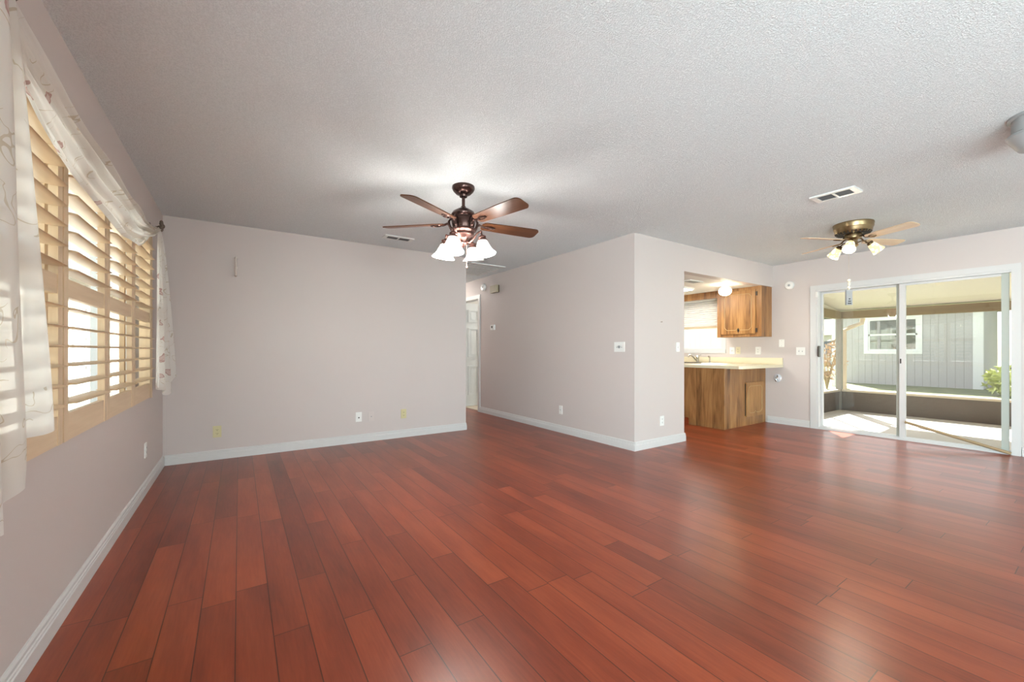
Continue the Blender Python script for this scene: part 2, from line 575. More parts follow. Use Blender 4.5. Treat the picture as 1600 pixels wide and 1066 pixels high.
def mat_sheer():
    m = bpy.data.materials.new('floral_sheer')
    m.use_nodes = True
    nt = m.node_tree
    N, L, mt = nodes_of(nt)
    N.clear()
    out = N.new('ShaderNodeOutputMaterial')
    uv = N.new('ShaderNodeUVMap')
    base = (0.86, 0.845, 0.81)
    # distort
    nz = N.new('ShaderNodeTexNoise')
    nz.inputs['Scale'].default_value = 22
    nz.inputs['Detail'].default_value = 2
    L.new(uv.outputs[0], nz.inputs['Vector'])
    vm = N.new('ShaderNodeVectorMath')
    vm.operation = 'SCALE'
    vm.inputs['Scale'].default_value = 0.06
    L.new(nz.outputs['Color'], vm.inputs[0])
    va = N.new('ShaderNodeVectorMath')
    va.operation = 'ADD'
    L.new(uv.outputs[0], va.inputs[0])
    L.new(vm.outputs[0], va.inputs[1])
    vo = N.new('ShaderNodeTexVoronoi')
    vo.inputs['Scale'].default_value = 7.5
    vo.inputs['Randomness'].default_value = 0.75
    L.new(va.outputs[0], vo.inputs['Vector'])
    fl = mt('LESS_THAN', vo.outputs['Distance'], 0.20)
    ring = mt('MULTIPLY', mt('GREATER_THAN', vo.outputs['Distance'], 0.15), fl)
    sc_ = N.new('ShaderNodeSeparateColor')
    L.new(vo.outputs['Color'], sc_.inputs[0])
    isf = mt('GREATER_THAN', sc_.outputs[0], 0.50)
    fl = mt('MULTIPLY', fl, isf)
    ring = mt('MULTIPLY', ring, isf)
    # leaf / stem strokes
    nv = N.new('ShaderNodeTexNoise')
    nv.inputs['Scale'].default_value = 9.0
    nv.inputs['Detail'].default_value = 1.5
    nv.inputs['Distortion'].default_value = 1.0
    L.new(uv.outputs[0], nv.inputs['Vector'])
    st = mt('LESS_THAN', mt('ABSOLUTE', mt('SUBTRACT', nv.outputs['Fac'], 0.5)), 0.010)
    nv2 = N.new('ShaderNodeTexNoise')
    nv2.inputs['Scale'].default_value = 4.0
    L.new(uv.outputs[0], nv2.inputs['Vector'])
    st = mt('MULTIPLY', st, mt('GREATER_THAN', nv2.outputs['Fac'], 0.5))
    def mixc(fac, a, c):
        n = N.new('ShaderNodeMix')
        n.data_type = 'RGBA'
        L.new(fac, n.inputs['Factor'])
        if isinstance(a, tuple): n.inputs[6].default_value = (*a, 1)
        else: L.new(a, n.inputs[6])
        n.inputs[7].default_value = (*c, 1)
        return n.outputs[2]
    c1 = mixc(mt('MULTIPLY', st, 0.5), base, (0.48, 0.38, 0.22))
    c2 = mixc(mt('MULTIPLY', fl, 0.5), c1, (0.58, 0.33, 0.32))
    c3 = mixc(mt('MULTIPLY', ring, 0.5), c2, (0.42, 0.20, 0.18))
    df = N.new('ShaderNodeBsdfDiffuse')
    L.new(c3, df.inputs['Color'])
    tl = N.new('ShaderNodeBsdfTranslucent')
    L.new(c3, tl.inputs['Color'])
    m1 = N.new('ShaderNodeMixShader')
    m1.inputs[0].default_value = 0.5
    L.new(df.outputs[0], m1.inputs[1])
    L.new(tl.outputs[0], m1.inputs[2])
    tr = N.new('ShaderNodeBsdfTransparent')
    m2 = N.new('ShaderNodeMixShader')
    m2.inputs[0].default_value = 0.07
    L.new(m1.outputs[0], m2.inputs[1])
    L.new(tr.outputs[0], m2.inputs[2])
    L.new(m2.outputs[0], out.inputs['Surface'])
    return m
SHEER = mat_sheer()
def mat_translucent(name, col, f):
    m = bpy.data.materials.new(name)
    m.use_nodes = True
    nt = m.node_tree
    N, L, mt = nodes_of(nt)
    N.clear()
    out = N.new('ShaderNodeOutputMaterial')
    df = N.new('ShaderNodeBsdfDiffuse')
    df.inputs['Color'].default_value = (*col, 1)
    tl = N.new('ShaderNodeBsdfTranslucent')
    tl.inputs['Color'].default_value = (*col, 1)
    m1 = N.new('ShaderNodeMixShader')
    m1.inputs[0].default_value = f
    L.new(df.outputs[0], m1.inputs[1])
    L.new(tl.outputs[0], m1.inputs[2])
    L.new(m1.outputs[0], out.inputs['Surface'])
    return m
SHADE_F = mat_translucent('cellular_shade_fabric', (0.74, 0.70, 0.67), 0.05)

def mat_tulip():
    m, nt, b = new_mat('amber_ribbed_tulip_glass')
    N, L, mt = nodes_of(nt)
    tc = N.new('ShaderNodeTexCoord')
    n = N.new('ShaderNodeTexVoronoi')
    n.inputs['Scale'].default_value = 30
    L.new(tc.outputs['Object'], n.inputs['Vector'])
    c = ramp(nt, [(0.15, (0.85, 0.80, 0.66)), (0.55, (0.50, 0.36, 0.16))], n.outputs['Distance'])
    L.new(c, b.inputs['Base Color'])
    b.inputs['Roughness'].default_value = 0.2
    L.new(c, b.inputs['Emission Color'])
    b.inputs['Emission Strength'].default_value = 0.8
    return m
TULIP = mat_tulip()

# ------------------------------------------------------------------ room dimensions
XL, YB, XC, YK, XR = -0.62, 5.19, 3.67, 3.035, 6.905
XH = 2.677       # end of the back wall, start of the hall
YF = -6.5        # wall behind the camera
H = 2.44
HK = 2.11        # dropped kitchen ceiling
YE = 8.3         # hall end
T = 0.12

# floor, ceiling
struct(MB().box(XL - 0.15, XR, YF - 0.15, YE + 0.1, -0.10, 0).build('floor', FLOOR))
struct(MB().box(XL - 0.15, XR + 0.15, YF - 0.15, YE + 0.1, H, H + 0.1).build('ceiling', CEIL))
struct(MB().box(XC + T, XR, YK + T, 5.6, HK, HK + 0.06).build('ceiling_kitchen', CEIL_K))
# left wall with the window opening and an added unseen one for fill light
LY0, LY1, LZ0, LZ1 = 1.69, 4.47, 0.735, 2.095
m = MB()
xo = XL - 0.15
m.box(xo, XL, YF - 0.15, -4.5, 0, H).box(xo, XL, -0.5, LY0, 0, H).box(xo, XL, -4.5, -0.5, 0, 0.10).box(xo, XL, -4.5, -0.5, 1.14, H)
m.box(xo, XL, LY1, YB + T, 0, H)
m.box(xo, XL, LY0, LY1, 0, LZ0)
m.box(xo, XL, LY0, LY1, LZ1, H)
struct(m.build('wall_left', WALL))
struct(MB().box(XL, XH, YB, YB + T, 0, H).build('wall_back', WALL))
struct(MB().box(XH - T, XH, YB + T, YE, 0, H).build('wall_hall_left', WALL))
DY0, DY1, DZ = 6.60, 7.36, 2.09
m = MB()
m.box(XC, XC + T, YK, DY0, 0, H)
m.box(XC, XC + T, DY1, YE, 0, H)
m.box(XC, XC + T, DY0, DY1, DZ, H)
struct(m.build('wall_hall_right', WALL))
struct(MB().box(XH - T, XC + T, YE, YE + 0.1, 0, H).build('wall_hall_end', WALL))
m = MB()
XO = 4.597
m.box(XC + T, XO, YK, YK + T, 0, H)
m.box(XO, XR, YK, YK + T, HK, H)
struct(m.build('wall_kitchen', WALL))
struct(MB().box(XC + T, XR, 5.6, 5.7, 0, H).build('wall_kitchen_back', WALL))
# right wall: slider opening and kitchen window
SY0, SY1, SZ1 = 0.63, 2.47, 1.995
KY0, KY1, KZ0, KZ1 = 3.82, 4.82, 1.13, 2.02
m = MB()
xa, xb = XR, XR + 0.15
m.box(xa, xb, YF - 0.15, SY0, 0, H)
m.box(xa, xb, SY0, SY1, SZ1, H)
m.box(xa, xb, SY1, KY0, 0, H)
m.box(xa, xb, KY0, KY1, 0, KZ0)
m.box(xa, xb, KY0, KY1, KZ1, H)
m.box(xa, xb, KY1, 5.7, 0, H)
struct(m.build('wall_right', WALL))
# wall behind the camera; its two wide windows are added for fill light
m = MB()
fw = [(0.0, 2.9), (3.5, 6.4)]
fz0, fz1 = 0.10, 1.06
ys, ye_ = YF - 0.15, YF
m.box(XL, 0.0, ys, ye_, 0, H).box(2.9, 3.5, ys, ye_, 0, H).box(6.4, XR, ys, ye_, 0, H)
for a, b_ in fw:
    m.box(a, b_, ys, ye_, 0, fz0).box(a, b_, ys, ye_, fz1, H)
struct(m.build('wall_front', WALL))
m = MB()
for a, b_ in fw:
    for x in (a, (a + b_) / 2 - 0.02, b_ - 0.04):
        m.box(x, x + 0.04, YF - 0.12, YF - 0.06, fz0, fz1)
    m.box(a, b_, YF - 0.12, YF - 0.06, fz0, fz0 + 0.04).box(a, b_, YF - 0.12, YF - 0.06, fz1 - 0.04, fz1)
struct(m.build('added_window_front', TRIM))  # frames of the added front windows, out of view
m = MB()
for y in (-4.5, -2.52, -0.54):
    m.box(XL - 0.12, XL - 0.06, y, y + 0.04, 0.10, 1.14)
m.box(XL - 0.12, XL - 0.06, -4.5, -0.5, 0.10, 0.14).box(XL - 0.12, XL - 0.06, -4.5, -0.5, 1.10, 1.14)
struct(m.build('added_window_left', TRIM))  # frame of the unseen window added in the left wall for fill
# the room behind the hall door
m = MB()
m.box(XC + T, 6.2, 6.1, 6.2, 0, H).box(XC + T, 6.2, YE, YE + 0.1, 0, H).box(6.1, 6.2, 6.2, YE, 0, H)
struct(m.build('wall_side_room', P('side_room_paint', (0.72, 0.70, 0.66), 0.6)))
struct(MB().box(XC + 0.05, 6.1, 6.2, YE, 0, 0.006).build('floor_side_room', TILE))
hl = thing('unseen_ceiling_light', 'unseen opal ceiling light added to brighten the room behind the hall door', 'ceiling light', (4.9, 7.0, H))  # hidden lamp added so the side room looks bright
MB().lathe([(0.13, 0), (0.13, -0.02), (0.10, -0.03)], 24).build('base', TRIM, hl, True)
MB().lathe([(0.125, -0.02), (0.12, -0.06), (0.08, -0.10), (0.005, -0.115)], 24).build('globe', P('side_room_fill_globe', (0.9, 0.9, 0.85), 0.3, emis=((1, 0.95, 0.88), 34.0)), hl, True)

hg = thing('unseen_ceiling_light', 'round opal ceiling light at the far end of the hall', 'ceiling light', (3.12, 7.75, H))
MB().lathe([(0.13, 0), (0.13, -0.02), (0.10, -0.03)], 24).build('base', TRIM, hg, True)
MB().lathe([(0.125, -0.02), (0.12, -0.06), (0.08, -0.10), (0.005, -0.115)], 24).build('globe', P('hall_globe', (0.9, 0.9, 0.85), 0.3, emis=((1, 0.95, 0.88), 30.0)), hg, True)

# baseboards
BBP = [(0, 0), (0.016, 0), (0.016, 0.060), (0.0125, 0.064), (0.0125, 0.072), (0.009, 0.076), (0.009, 0.088), (0.004, 0.098), (0, 0.10)]
def baseboard(name, p, q, nx, ny):
    """from p to q along the wall; (nx,ny) points into the room"""
    m = MB()
    p = Vector((*p, 0)); q = Vector((*q, 0)); n = Vector((nx, ny, 0))
    vs = []
    for e in (p, q):
        for d, z in BBP:
            vs.append(e + n * d + Vector((0, 0, z)))
    k = len(BBP)
    f = [tuple(range(k)), tuple(range(k, 2 * k))[::-1]]
    for i in range(k):
        j = (i + 1) % k
        f.append((i, j, k + j, k + i))
    m._add(vs, f)
    return struct(m.build(name, TRIM))
baseboard('baseboard_left', (XL, YF), (XL, YB), 1, 0)
baseboard('baseboard_back', (XL + 0.016, YB), (XH, YB), 0, -1)
baseboard('baseboard_hall_right', (XC, YK - 0.016), (XC, DY0 - 0.06), -1, 0)
baseboard('baseboard_kitchen', (XC, YK), (XO + 0.016, YK), 0, -1)
baseboard('baseboard_kitchen_end', (XO, YK), (XO, YK + T), 1, 0)
baseboard('baseboard_right', (XR, 2.535), (XR, 3.11), -1, 0)
baseboard('baseboard_right_front', (XR, YF), (XR, 0.60), -1, 0)
baseboard('baseboard_hall_left', (XH, YB), (XH, YE), 1, 0)

# ------------------------------------------------------------------ hall door
m = MB()
for y0, y1 in ((DY0 - 0.06, DY0 + 0.012), (DY1 - 0.012, DY1 + 0.06)):
    m.box(XC - 0.016, XC + T + 0.012, y0, y1, 0, DZ + 0.06)
m.box(XC - 0.0155, XC + T + 0.0115, DY0 + 0.012, DY1 - 0.012, DZ - 0.012, DZ + 0.0598)
struct(m.bevel(0.004).build('trim_1', TRIM))
dr = thing('door_1', 'white six panel door standing open at the end of the hall', 'door', (XC + 0.05, DY1 - 0.016, 0.012))
dr['kind'] = 'structure'
dw, dh = 0.72, DZ - 0.03
m = MB()
m.box(0, dw, -0.035, 0, 0, dh)
def ring(m, x0, x1, z0, z1, y, w, d):
    m.box(x0, x1, y - d, y, z0, z0 + w).box(x0, x1, y - d, y, z1 - w, z1)
    m.box(x0, x0 + w, y - d, y, z0 + w, z1 - w).box(x1 - w, x1, y - d, y, z0 + w, z1 - w)
m.build('slab', DOOR_W, dr)
for x0, x1 in ((0.10, 0.33), (0.39, 0.62)):
    for z0, z1 in ((0.22, 0.80), (0.98, 1.56), (1.68, 1.93)):
        mm = MB()
        ring(mm, x0, x1, z0, z1, -0.035, 0.022, 0.014)
        mm.prism([(x0 + 0.045, -0.036), (x1 - 0.045, -0.036), (x1 - 0.07, -0.043), (x0 + 0.07, -0.043)], 'z', z0 + 0.05, z1 - 0.05)
        mm.bevel(0.003, 1).build('panel', DOOR_W, dr)
for z in (0.22, 1.02, 1.82):
    MB().box(-0.028, 0.006, -0.046, -0.030, z - 0.045, z + 0.045).tube([(-0.004, -0.048, z - 0.05), (-0.004, -0.048, z + 0.05)], 0.006, 8).build('hinge', BRASS, dr)
MB().lathe([(0.012, 0), (0.012, 0.03), (0.027, 0.045), (0.027, 0.06), (0.01, 0.07)], 16, Matrix.Translation((dw - 0.07, -0.035, 0.95)) @ Matrix.Rotation(PI / 2, 4, 'X')).build('door_knob', BRASS, dr, True)

# ------------------------------------------------------------------ wall plates
FACE = {'left': -PI / 2 + PI, 'back': 0.0, 'hall': -PI / 2, 'kitchen': 0.0, 'right': -PI / 2}
# local frame: plate lies in local XZ, faces local -Y; 'back' walls face -Y already, left wall faces +X, right walls face -X
ROT = {'-y': 0.0, '+x': PI / 2, '-x': -PI / 2}
def plate(name, label, cat, loc, face, w=0.07, h=0.115, kind='outlet', mat=None, dmat=None, group=None, rz=None):
    mat = mat or WHITE
    dmat = dmat or mat
    t = thing(name, label, cat, loc, ROT[face] if rz is None else rz, group)
    MB().box(-w / 2, w / 2, -0.006, 0, -h / 2, h / 2).bevel(0.0025, 2).build('cover_plate', mat, t)
    def outlet(cx):
        for z in (-0.0195, 0.0195):
            o = MB().box(cx - 0.0165, cx + 0.0165, -0.0085, -0.004, z - 0.014, z + 0.014).bevel(0.003, 2).build('receptacle', dmat, t)
            MB().box(cx - 0.008, cx - 0.0055, -0.0095, -0.007, z - 0.002, z + 0.007).box(cx + 0.0055, cx + 0.008, -0.0095, -0.007, z - 0.002, z + 0.006).lathe([(0.0028, 0), (0.0028, 0.0025)], 8, Matrix.Translation((cx, -0.007, z - 0.007)) @ Matrix.Rotation(PI / 2, 4, 'X')).build('slots', SLOT, o)
    def toggle(cx):
        MB().box(cx - 0.005, cx + 0.005, -0.0066, -0.004, -0.012, 0.012).build('toggle_slot', GREY_L, t)
        MB().prism([(-0.005, -0.002), (-0.005, 0.009), (-0.018, 0.012), (-0.018, 0.006)], 'x', cx - 0.004, cx + 0.004).build('toggle', dmat, t)
    def coax(cx, z=0):
        MB().lathe([(0.006, 0), (0.006, 0.004), (0.0045, 0.004), (0.0045, 0.012)], 12, Matrix.Translation((cx, -0.005, z)) @ Matrix.Rotation(PI / 2, 4, 'X')).build('jack', GREY, t)
    def knob(cx):
        MB().lathe([(0.017, 0), (0.015, 0.012), (0.004, 0.014)], 18, Matrix.Translation((cx, -0.005, 0)) @ Matrix.Rotation(PI / 2, 4, 'X')).build('dimmer_knob', GREY, t, True)
    if kind == 'outlet': outlet(0)
    elif kind == 'toggle': toggle(0)
    elif kind == 'double': toggle(-0.023); toggle(0.023)
    elif kind == 'triple': toggle(-0.036); knob(0); toggle(0.036)
    elif kind == 'coax': coax(0)
    elif kind == 'phone':
        MB().box(-0.008, 0.008, -0.0085, -0.004, -0.016, -0.002).build('jack', SLOT, t)
    elif kind == 'blank':
        for zz in (h / 2 - 0.019, -h / 2 + 0.019):
            MB().box(-0.003, 0.003, -0.0075, -0.005, zz - 0.003, zz + 0.003).build('screw', GREY_L, t)
    return t
plate('wall_outlet', 'yellowed ivory outlet on the back wall nearest the window wall', 'outlet', (-0.19, YB, 0.287), '-y', kind='outlet', mat=IVORY, w=0.072, h=0.118)
plate('phone_jack_plate', 'white phone jack plate low on the back wall', 'wall plate', (1.213, YB, 0.312), '-y', kind='phone')
plate('cable_jack_plate', 'wall coloured cable jack plate right beside the phone jack', 'wall plate', (1.362, YB, 0.304), '-y', kind='coax', mat=P('painted_plate', (0.60, 0.53, 0.50), 0.5))
plate('wall_outlet', 'yellowed ivory outlet near the hall end of the back wall', 'outlet', (1.772, YB, 0.304), '-y', kind='outlet', mat=IVORY, h=0.118)
plate('wall_outlet', 'white outlet on the wall under the shuttered window', 'outlet', (XL, 4.30, 0.333), '+x', kind='outlet', w=0.07)
plate('light_switch', 'white wide plate of two switches and a dimmer on the hall wall', 'light switch', (XC, 3.25, 1.165), '-x', w=0.155, kind='triple')
plate('cable_outlet', 'small white cable outlet low on the hall wall with black jack', 'wall plate', (XC, 4.29, 0.31), '-x', kind='coax', w=0.065)
plate('light_switch', 'white single switch on the wall end beside the kitchen opening', 'light switch', (4.463, YK, 1.165), '-y', kind='toggle')
plate('wall_outlet', 'white outlet above the baseboard by the kitchen opening', 'outlet', (4.155, YK, 0.293), '-y', kind='outlet')
plate('light_switch', 'white double switch left of the sliding glass door', 'light switch', (XR, 2.655, 1.115), '-x', w=0.115, kind='double')
plate('blank_plate', 'white blank wall plate above the end of the counter', 'wall plate', (XR, 2.91, 1.235), '-x', kind='blank')
plate('light_switch', 'white switch plate by the kitchen window over the counter', 'light switch', (XR, 3.665, 1.122), '-x', w=0.08, kind='toggle')
plate('wall_outlet', 'cream outlet over the counter beside the kitchen window switch', 'outlet', (XR, 3.565, 1.125), '-x', w=0.07, kind='outlet', mat=CREAM)
plate('wall_outlet', 'white outlet over the counter under the wall cabinet end', 'outlet', (XR, 3.25, 1.122), '-x', w=0.08, h=0.12, kind='outlet')
# round alarm above the slider
t = thing('wall_alarm', 'round white alarm disc high on the wall beside the slider', 'alarm', (XR, 2.80, 2.105), ROT['-x'])
RX = Matrix.Rotation(PI / 2, 4, 'X')
MB().lathe([(0.062, 0), (0.062, 0.016), (0.052, 0.028), (0.006, 0.032)], 28, RX).build('housing', WHITE, t, True)
MB().lathe([(0.018, 0.030), (0.016, 0.035), (0.003, 0.036)], 16, RX).build('test_button', GREY_L, t, True)
# round detector and chime and thermostat on the hall wall
t = thing('smoke_detector', 'round white detector above the hall door casing', 'smoke detector', (XC, 6.40, 2.262), ROT['-x'])
MB().lathe([(0.065, 0), (0.065, 0.02), (0.055, 0.038), (0.004, 0.042)], 28, RX).build('housing', WHITE, t, True)
MB().lathe([(0.012, 0.041), (0.012, 0.045), (0.003, 0.046)], 12, RX).build('test_button', GREY_L, t, True)
t = thing('door_chime', 'beige box door chime high on the hall wall', 'door chime', (XC, 6.00, 2.178), ROT['-x'])
MB().box(-0.11, 0.11, -0.012, 0, -0.06, 0.06).build('back_plate', BRASS_D, t)
MB().box(-0.10, 0.10, -0.058, -0.012, -0.062, 0.062).bevel(0.006).build('cover', BEIGE, t)
t = thing('thermostat', 'small white thermostat with dark screen on the hall wall', 'thermostat', (XC, 6.08, 1.525), ROT['-x'])
MB().box(-0.06, 0.06, -0.026, 0, -0.045, 0.045).bevel(0.008).build('housing', WHITE, t)
MB().box(-0.03, 0.012, -0.028, -0.025, -0.012, 0.026).build('screen', SLOT, t)
# small hook on the back wall
t = thing('wall_hook', 'small pale metal curtain holdback on the back wall', 'hook', (-0.03, YB, 1.995))
MB().lathe([(0.016, 0), (0.014, 0.006), (0.007, 0.008)], 14, RX).build('rosette', P('pale_hook', (0.62, 0.55, 0.50), 0.35), t, True)
MB().tube([(0, -0.004, 0), (0, -0.05, 0.0), (0, -0.062, 0.02), (0.0, -0.06, 0.085)], 0.010, 8).tube([(0, -0.05, 0), (0, -0.06, -0.03), (0.0, -0.05, -0.085), (0, -0.02, -0.09)], 0.010, 8).ball((0, -0.06, 0.09), 0.015).build('arm', bpy.data.materials['pale_hook'], t, True)
# wall nail on the kitchen wall end
tag(MB().lathe([(0.002, 0), (0.002, 0.02), (0.006, 0.02), (0.006, 0.023)], 10, Matrix.Translation((4.13, YK, 1.46)) @ RX).build('nail', P('nail_metal', (0.30, 0.22, 0.16), 0.4, metal=0.6)), 'tiny nail in the bare wall end by the kitchen', 'nail')
# oval fitting below the counter
t = thing('wall_hook', 'clear oval plastic hook on the wall under the counter end', 'hook', (XR, 2.965, 0.70), ROT['-x'])
CLR = P('glossy_clear_plastic', (0.66, 0.67, 0.72), 0.08, coat=1.0)
MB().lathe([(0.055, 0), (0.053, 0.012), (0.040, 0.022), (0.005, 0.024)], 24, Matrix.Scale(1.15, 4, (0, 0, 1)) @ RX).build('suction_plate', CLR, t, True)
MB().tube([(0.005, -0.022, 0.04), (0.018, -0.045, 0.018), (-0.012, -0.05, -0.012), (0.012, -0.045, -0.042), (-0.014, -0.03, -0.045)], 0.009, 8).build('arm', CHROME, t, True)

# ------------------------------------------------------------------ left window: glazing, shutters, curtain
WIN_W = P('white_window_vinyl', (0.80, 0.81, 0.82), 0.4)
m = MB()
xw0, xw1 = XL - 0.14, XL - 0.085
for y in (LY0, 2.585, 3.515, LY1 - 0.05):
    m.box(xw0, xw1, y, y + (0.05 if y in (LY0, LY1 - 0.05) else 0.07), LZ0, LZ1)
for y0, y1 in ((LY0, 2.62), (2.62, 3.55), (3.55, LY1)):
    m.box(xw0, xw1, y0, y1, LZ0, LZ0 + 0.05).box(xw0, xw1, y0, y1, LZ1 - 0.05, LZ1)
    m.box(xw0 + 0.01, xw1 - 0.005, y0, y1, 1.40, 1.44)
w1 = struct(m.build('window_1', WIN_W))
MB().box(XL - 0.115, XL - 0.111, LY0 + 0.04, LY1 - 0.04, LZ0 + 0.04, LZ1 - 0.04).build('pane', GLASS, w1)

# shutter outer frame (fixed to the wall) 
m = MB()
fx0, fx1 = -0.675, -0.598
m.box(fx0, fx1, LY0 + 0.001, LY0 + 0.045, LZ0 + 0.001, LZ1 - 0.001).box(fx0, fx1, LY1 - 0.05, LY1 - 0.001, LZ0 + 0.001, LZ1 - 0.001)
m.box(fx0, fx1, LY0 + 0.045, LY1 - 0.05, LZ1 - 0.03, LZ1 - 0.001)
m.box(-0.67, -0.645, 2.385, 2.435, LZ0 + 0.02, LZ1 - 0.02)
m.box(-0.67, -0.645, 3.735, 3.785, LZ0 + 0.02, LZ1 - 0.02)
struct(m.bevel(0.003, 1).build('trim_2', BASSWOOD_V))

PW = 0.664
def make_shutter(label):
    t = thing('shutter_panel', label, 'shutter', (0, 0, 0), 0, 'wooden plantation shutter panels in the window')
    st, th = 0.05, 0.028
    z0, z1 = 0.0, 1.318
    for y in (0.0, PW - st - 0.003):
        MB().box(-th / 2, th / 2, y, y + st, z0, z1).bevel(0.003, 1).build('stile', BASSWOOD_V, t)
    yi0, yi1 = st, PW - st - 0.003
    for nm, a, b in (('bottom_rail', 0.0, 0.115), ('middle_rail', 0.605, 0.682), ('top_rail', 1.225, 1.318)):
        MB().box(-th / 2 + 0.003, th / 2 - 0.003, yi0, yi1, a, b).bevel(0.002, 1).build(nm, BASSWOOD, t)
    prof = []
    for i in range(20):
        a = 2 * PI * i / 20
        prof.append((0.0445 * math.cos(a), 0.0055 * math.sin(a)))
    lz = [0.160 + 0.0795 * k for k in range(6)] + [0.722 + 0.0795 * k for k in range(7)]
    lz = [z for z in lz if z < 1.222]
    tilt = R(-4)
    me = None
    for z in lz:
        if me is None:
            mb = MB().prism([(p[0] * math.cos(tilt) - p[1] * math.sin(tilt), p[0] * math.sin(tilt) + p[1] * math.cos(tilt)) for p in prof], 'y', yi0 + 0.002, yi1 - 0.002)
            o = mb.build('louver', BASSWOOD, t, True)
            me = o.data
        else:
            o = bpy.data.objects.new('louver', me)
            C.objects.link(o)
            o.parent = t
        o.location = (0, 0, z)
    return t
sh_labels = ['wooden shutter panel mostly hidden behind the long curtain tail',
             'wooden shutter panel next to the curtained one, second from the near end',
             'wooden shutter panel second from the far back corner',
             'wooden shutter panel at the far end beside the short curtain tail']
for k in range(4):
    t = make_shutter(sh_labels[k])
    t.location = (-0.614, 1.745 + k * (PW + 0.004) + (0.010 if k else 0), 0.742)

# curtain scarf
def uv_from(o, fu):
    me = o.data
    uvl = me.uv_layers.new(name='UVMap')
    for lp in me.loops:
        uvl.data[lp.index].uv = fu(me.vertices[lp.vertex_index].co)
def lerp(a, b, t): return a + (b - a) * t
def poly(pts, t):
    for (t0, v0), (t1, v1) in zip(pts, pts[1:]):
        if t <= t1:
            return lerp(v0, v1, (t - t0) / (t1 - t0))
    return pts[-1][1]
def smooth_poly(pts, t):
    for (t0, v0), (t1, v1) in zip(pts, pts[1:]):
        if t <= t1:
            s = (t - t0) / (t1 - t0)
            s = s * s * (3 - 2 * s)
            return lerp(v0, v1, s)
    return pts[-1][1]
cs = thing('curtain_scarf', 'sheer floral scarf curtain swagged over the shuttered window', 'curtain', (-0.60, 3.2, 2.2))
O = Vector((-0.60, 3.2, 2.2))
S_TOP = [(1.77, 2.13), (1.95, 2.10), (2.18, 2.066), (2.585, 2.032), (3.225, 2.012), (3.95, 2.04), (4.43, 2.13)]
S_BOT = [(1.77, 2.09), (1.85, 1.915), (2.0, 1.855), (2.18, 1.815), (2.6, 1.78), (3.07, 1.75), (3.5, 1.80), (3.8, 1.89), (4.08, 1.985), (4.43, 2.105)]
def swag(u, v):
    # u along the window (0 near end, 1 far end), v from the top edge to the bottom edge
    y = lerp(1.775, 4.43, u)
    z = lerp(poly(S_TOP, y) + 0.006 * math.sin(21 * u), poly(S_BOT, y) + 0.008 * math.sin(17 * u), v)
    w = math.sin(PI * u)
    x = -0.545 + (0.016 * math.sin(v * 6.2 * PI + 1.6 * math.sin(4 * u)) + 0.008 * math.sin(v * 13 * PI + 3 * u)) * (0.45 + w) * 0.9 + 0.022 * math.sin(PI * v) * w
    z += 0.005 * math.sin(23 * u + 7 * v)
    return Vector((x, y, z)) - O
o = MB().grid(swag, 70, 44).build('swag', SHEER, cs, True, False)
uv_from(o, lambda c: (c.y * 1.0 + 0.3, c.z * 1.0 + 0.2))
def tail_near(u, v):
    # hangs from the near bracket; u across, v down
    y = lerp(lerp(1.46, 1.775, u), lerp(1.40, 2.05, u), v ** 0.85)
    bot = poly([(0, 0.66), (0.35, 0.64), (0.50, 0.70), (0.575, 0.72), (0.60, 0.845), (0.8, 0.85), (1.0, 0.875)], u)
    z = lerp(2.13, bot, v)
    x = -0.535 + 0.021 * math.sin(u * 7.4 * PI + 0.6 * v) * (0.6 + 0.4 * v) + 0.006 * math.sin(u * 13 + v * 3)
    y += 0.008 * math.sin(7 * v + 2 * u) * v
    return Vector((x, y, z)) - O
o = MB().grid(tail_near, 70, 70).build('tail', SHEER, cs, True, False)
uv_from(o, lambda c: (c.y * 1.0 + 0.9, c.z * 1.0 + 0.55))
def tail_far(u, v):
    e = v ** 0.6
    y = lerp(lerp(4.36, 4.46, u), lerp(4.22, 4.60, u), e)
    bot = smooth_poly([(0, 0.83), (0.35, 0.80), (0.6, 0.75), (0.8, 0.79), (1.0, 0.90)], u)
    z = lerp(2.125, bot, v)
    x = -0.550 + 0.075 * u * e + 0.020 * math.sin(u * 6.2 * PI + 0.8 * v) * (0.3 + 0.7 * v)
    return Vector((x, y, z)) - O
o = MB().grid(tail_far, 50, 60).build('tail', SHEER, cs, True, False)
uv_from(o, lambda c: (c.y * 1.0 + 0.1, c.z * 1.0 + 0.1))
def bracket(label, y):
    t = thing('curtain_bracket', label, 'curtain bracket', (XL, y, 2.15), 0, 'curtain holdback brackets')
    RY = Matrix.Rotation(PI / 2, 4, 'Y')
    M_ = bpy.data.materials.get('antique_pewter') or P('antique_pewter', (0.17, 0.13, 0.10), 0.45, metal=0.7, bump=(120, 0.5, 0.004))
    MB().lathe([(0.032, 0), (0.030, 0.008), (0.014, 0.012)], 18, RY).build('rosette', M_, t, True)
    MB().tube([(0.0, 0, 0), (0.05, 0, 0.0), (0.07, 0.0, 0.012)], 0.009, 10).build('arm', M_, t, True)
    f = MB()
    for k in range(7):
        a = 2 * PI * k / 7
        f.ball((0.078, 0.020 * math.cos(a), 0.014 + 0.032 * math.sin(a)), 0.013, 1.3, 10)
    f.ball((0.084, 0, 0.014), 0.018, 1.2, 12).ball((0.07, 0, -0.045), 0.010, 1.6, 10)
    f.build('flower_finial', M_, t, True)
bracket('dark pewter curtain bracket above the near end of the window', 1.755)
bracket('dark pewter curtain bracket near the far back corner', 4.475)

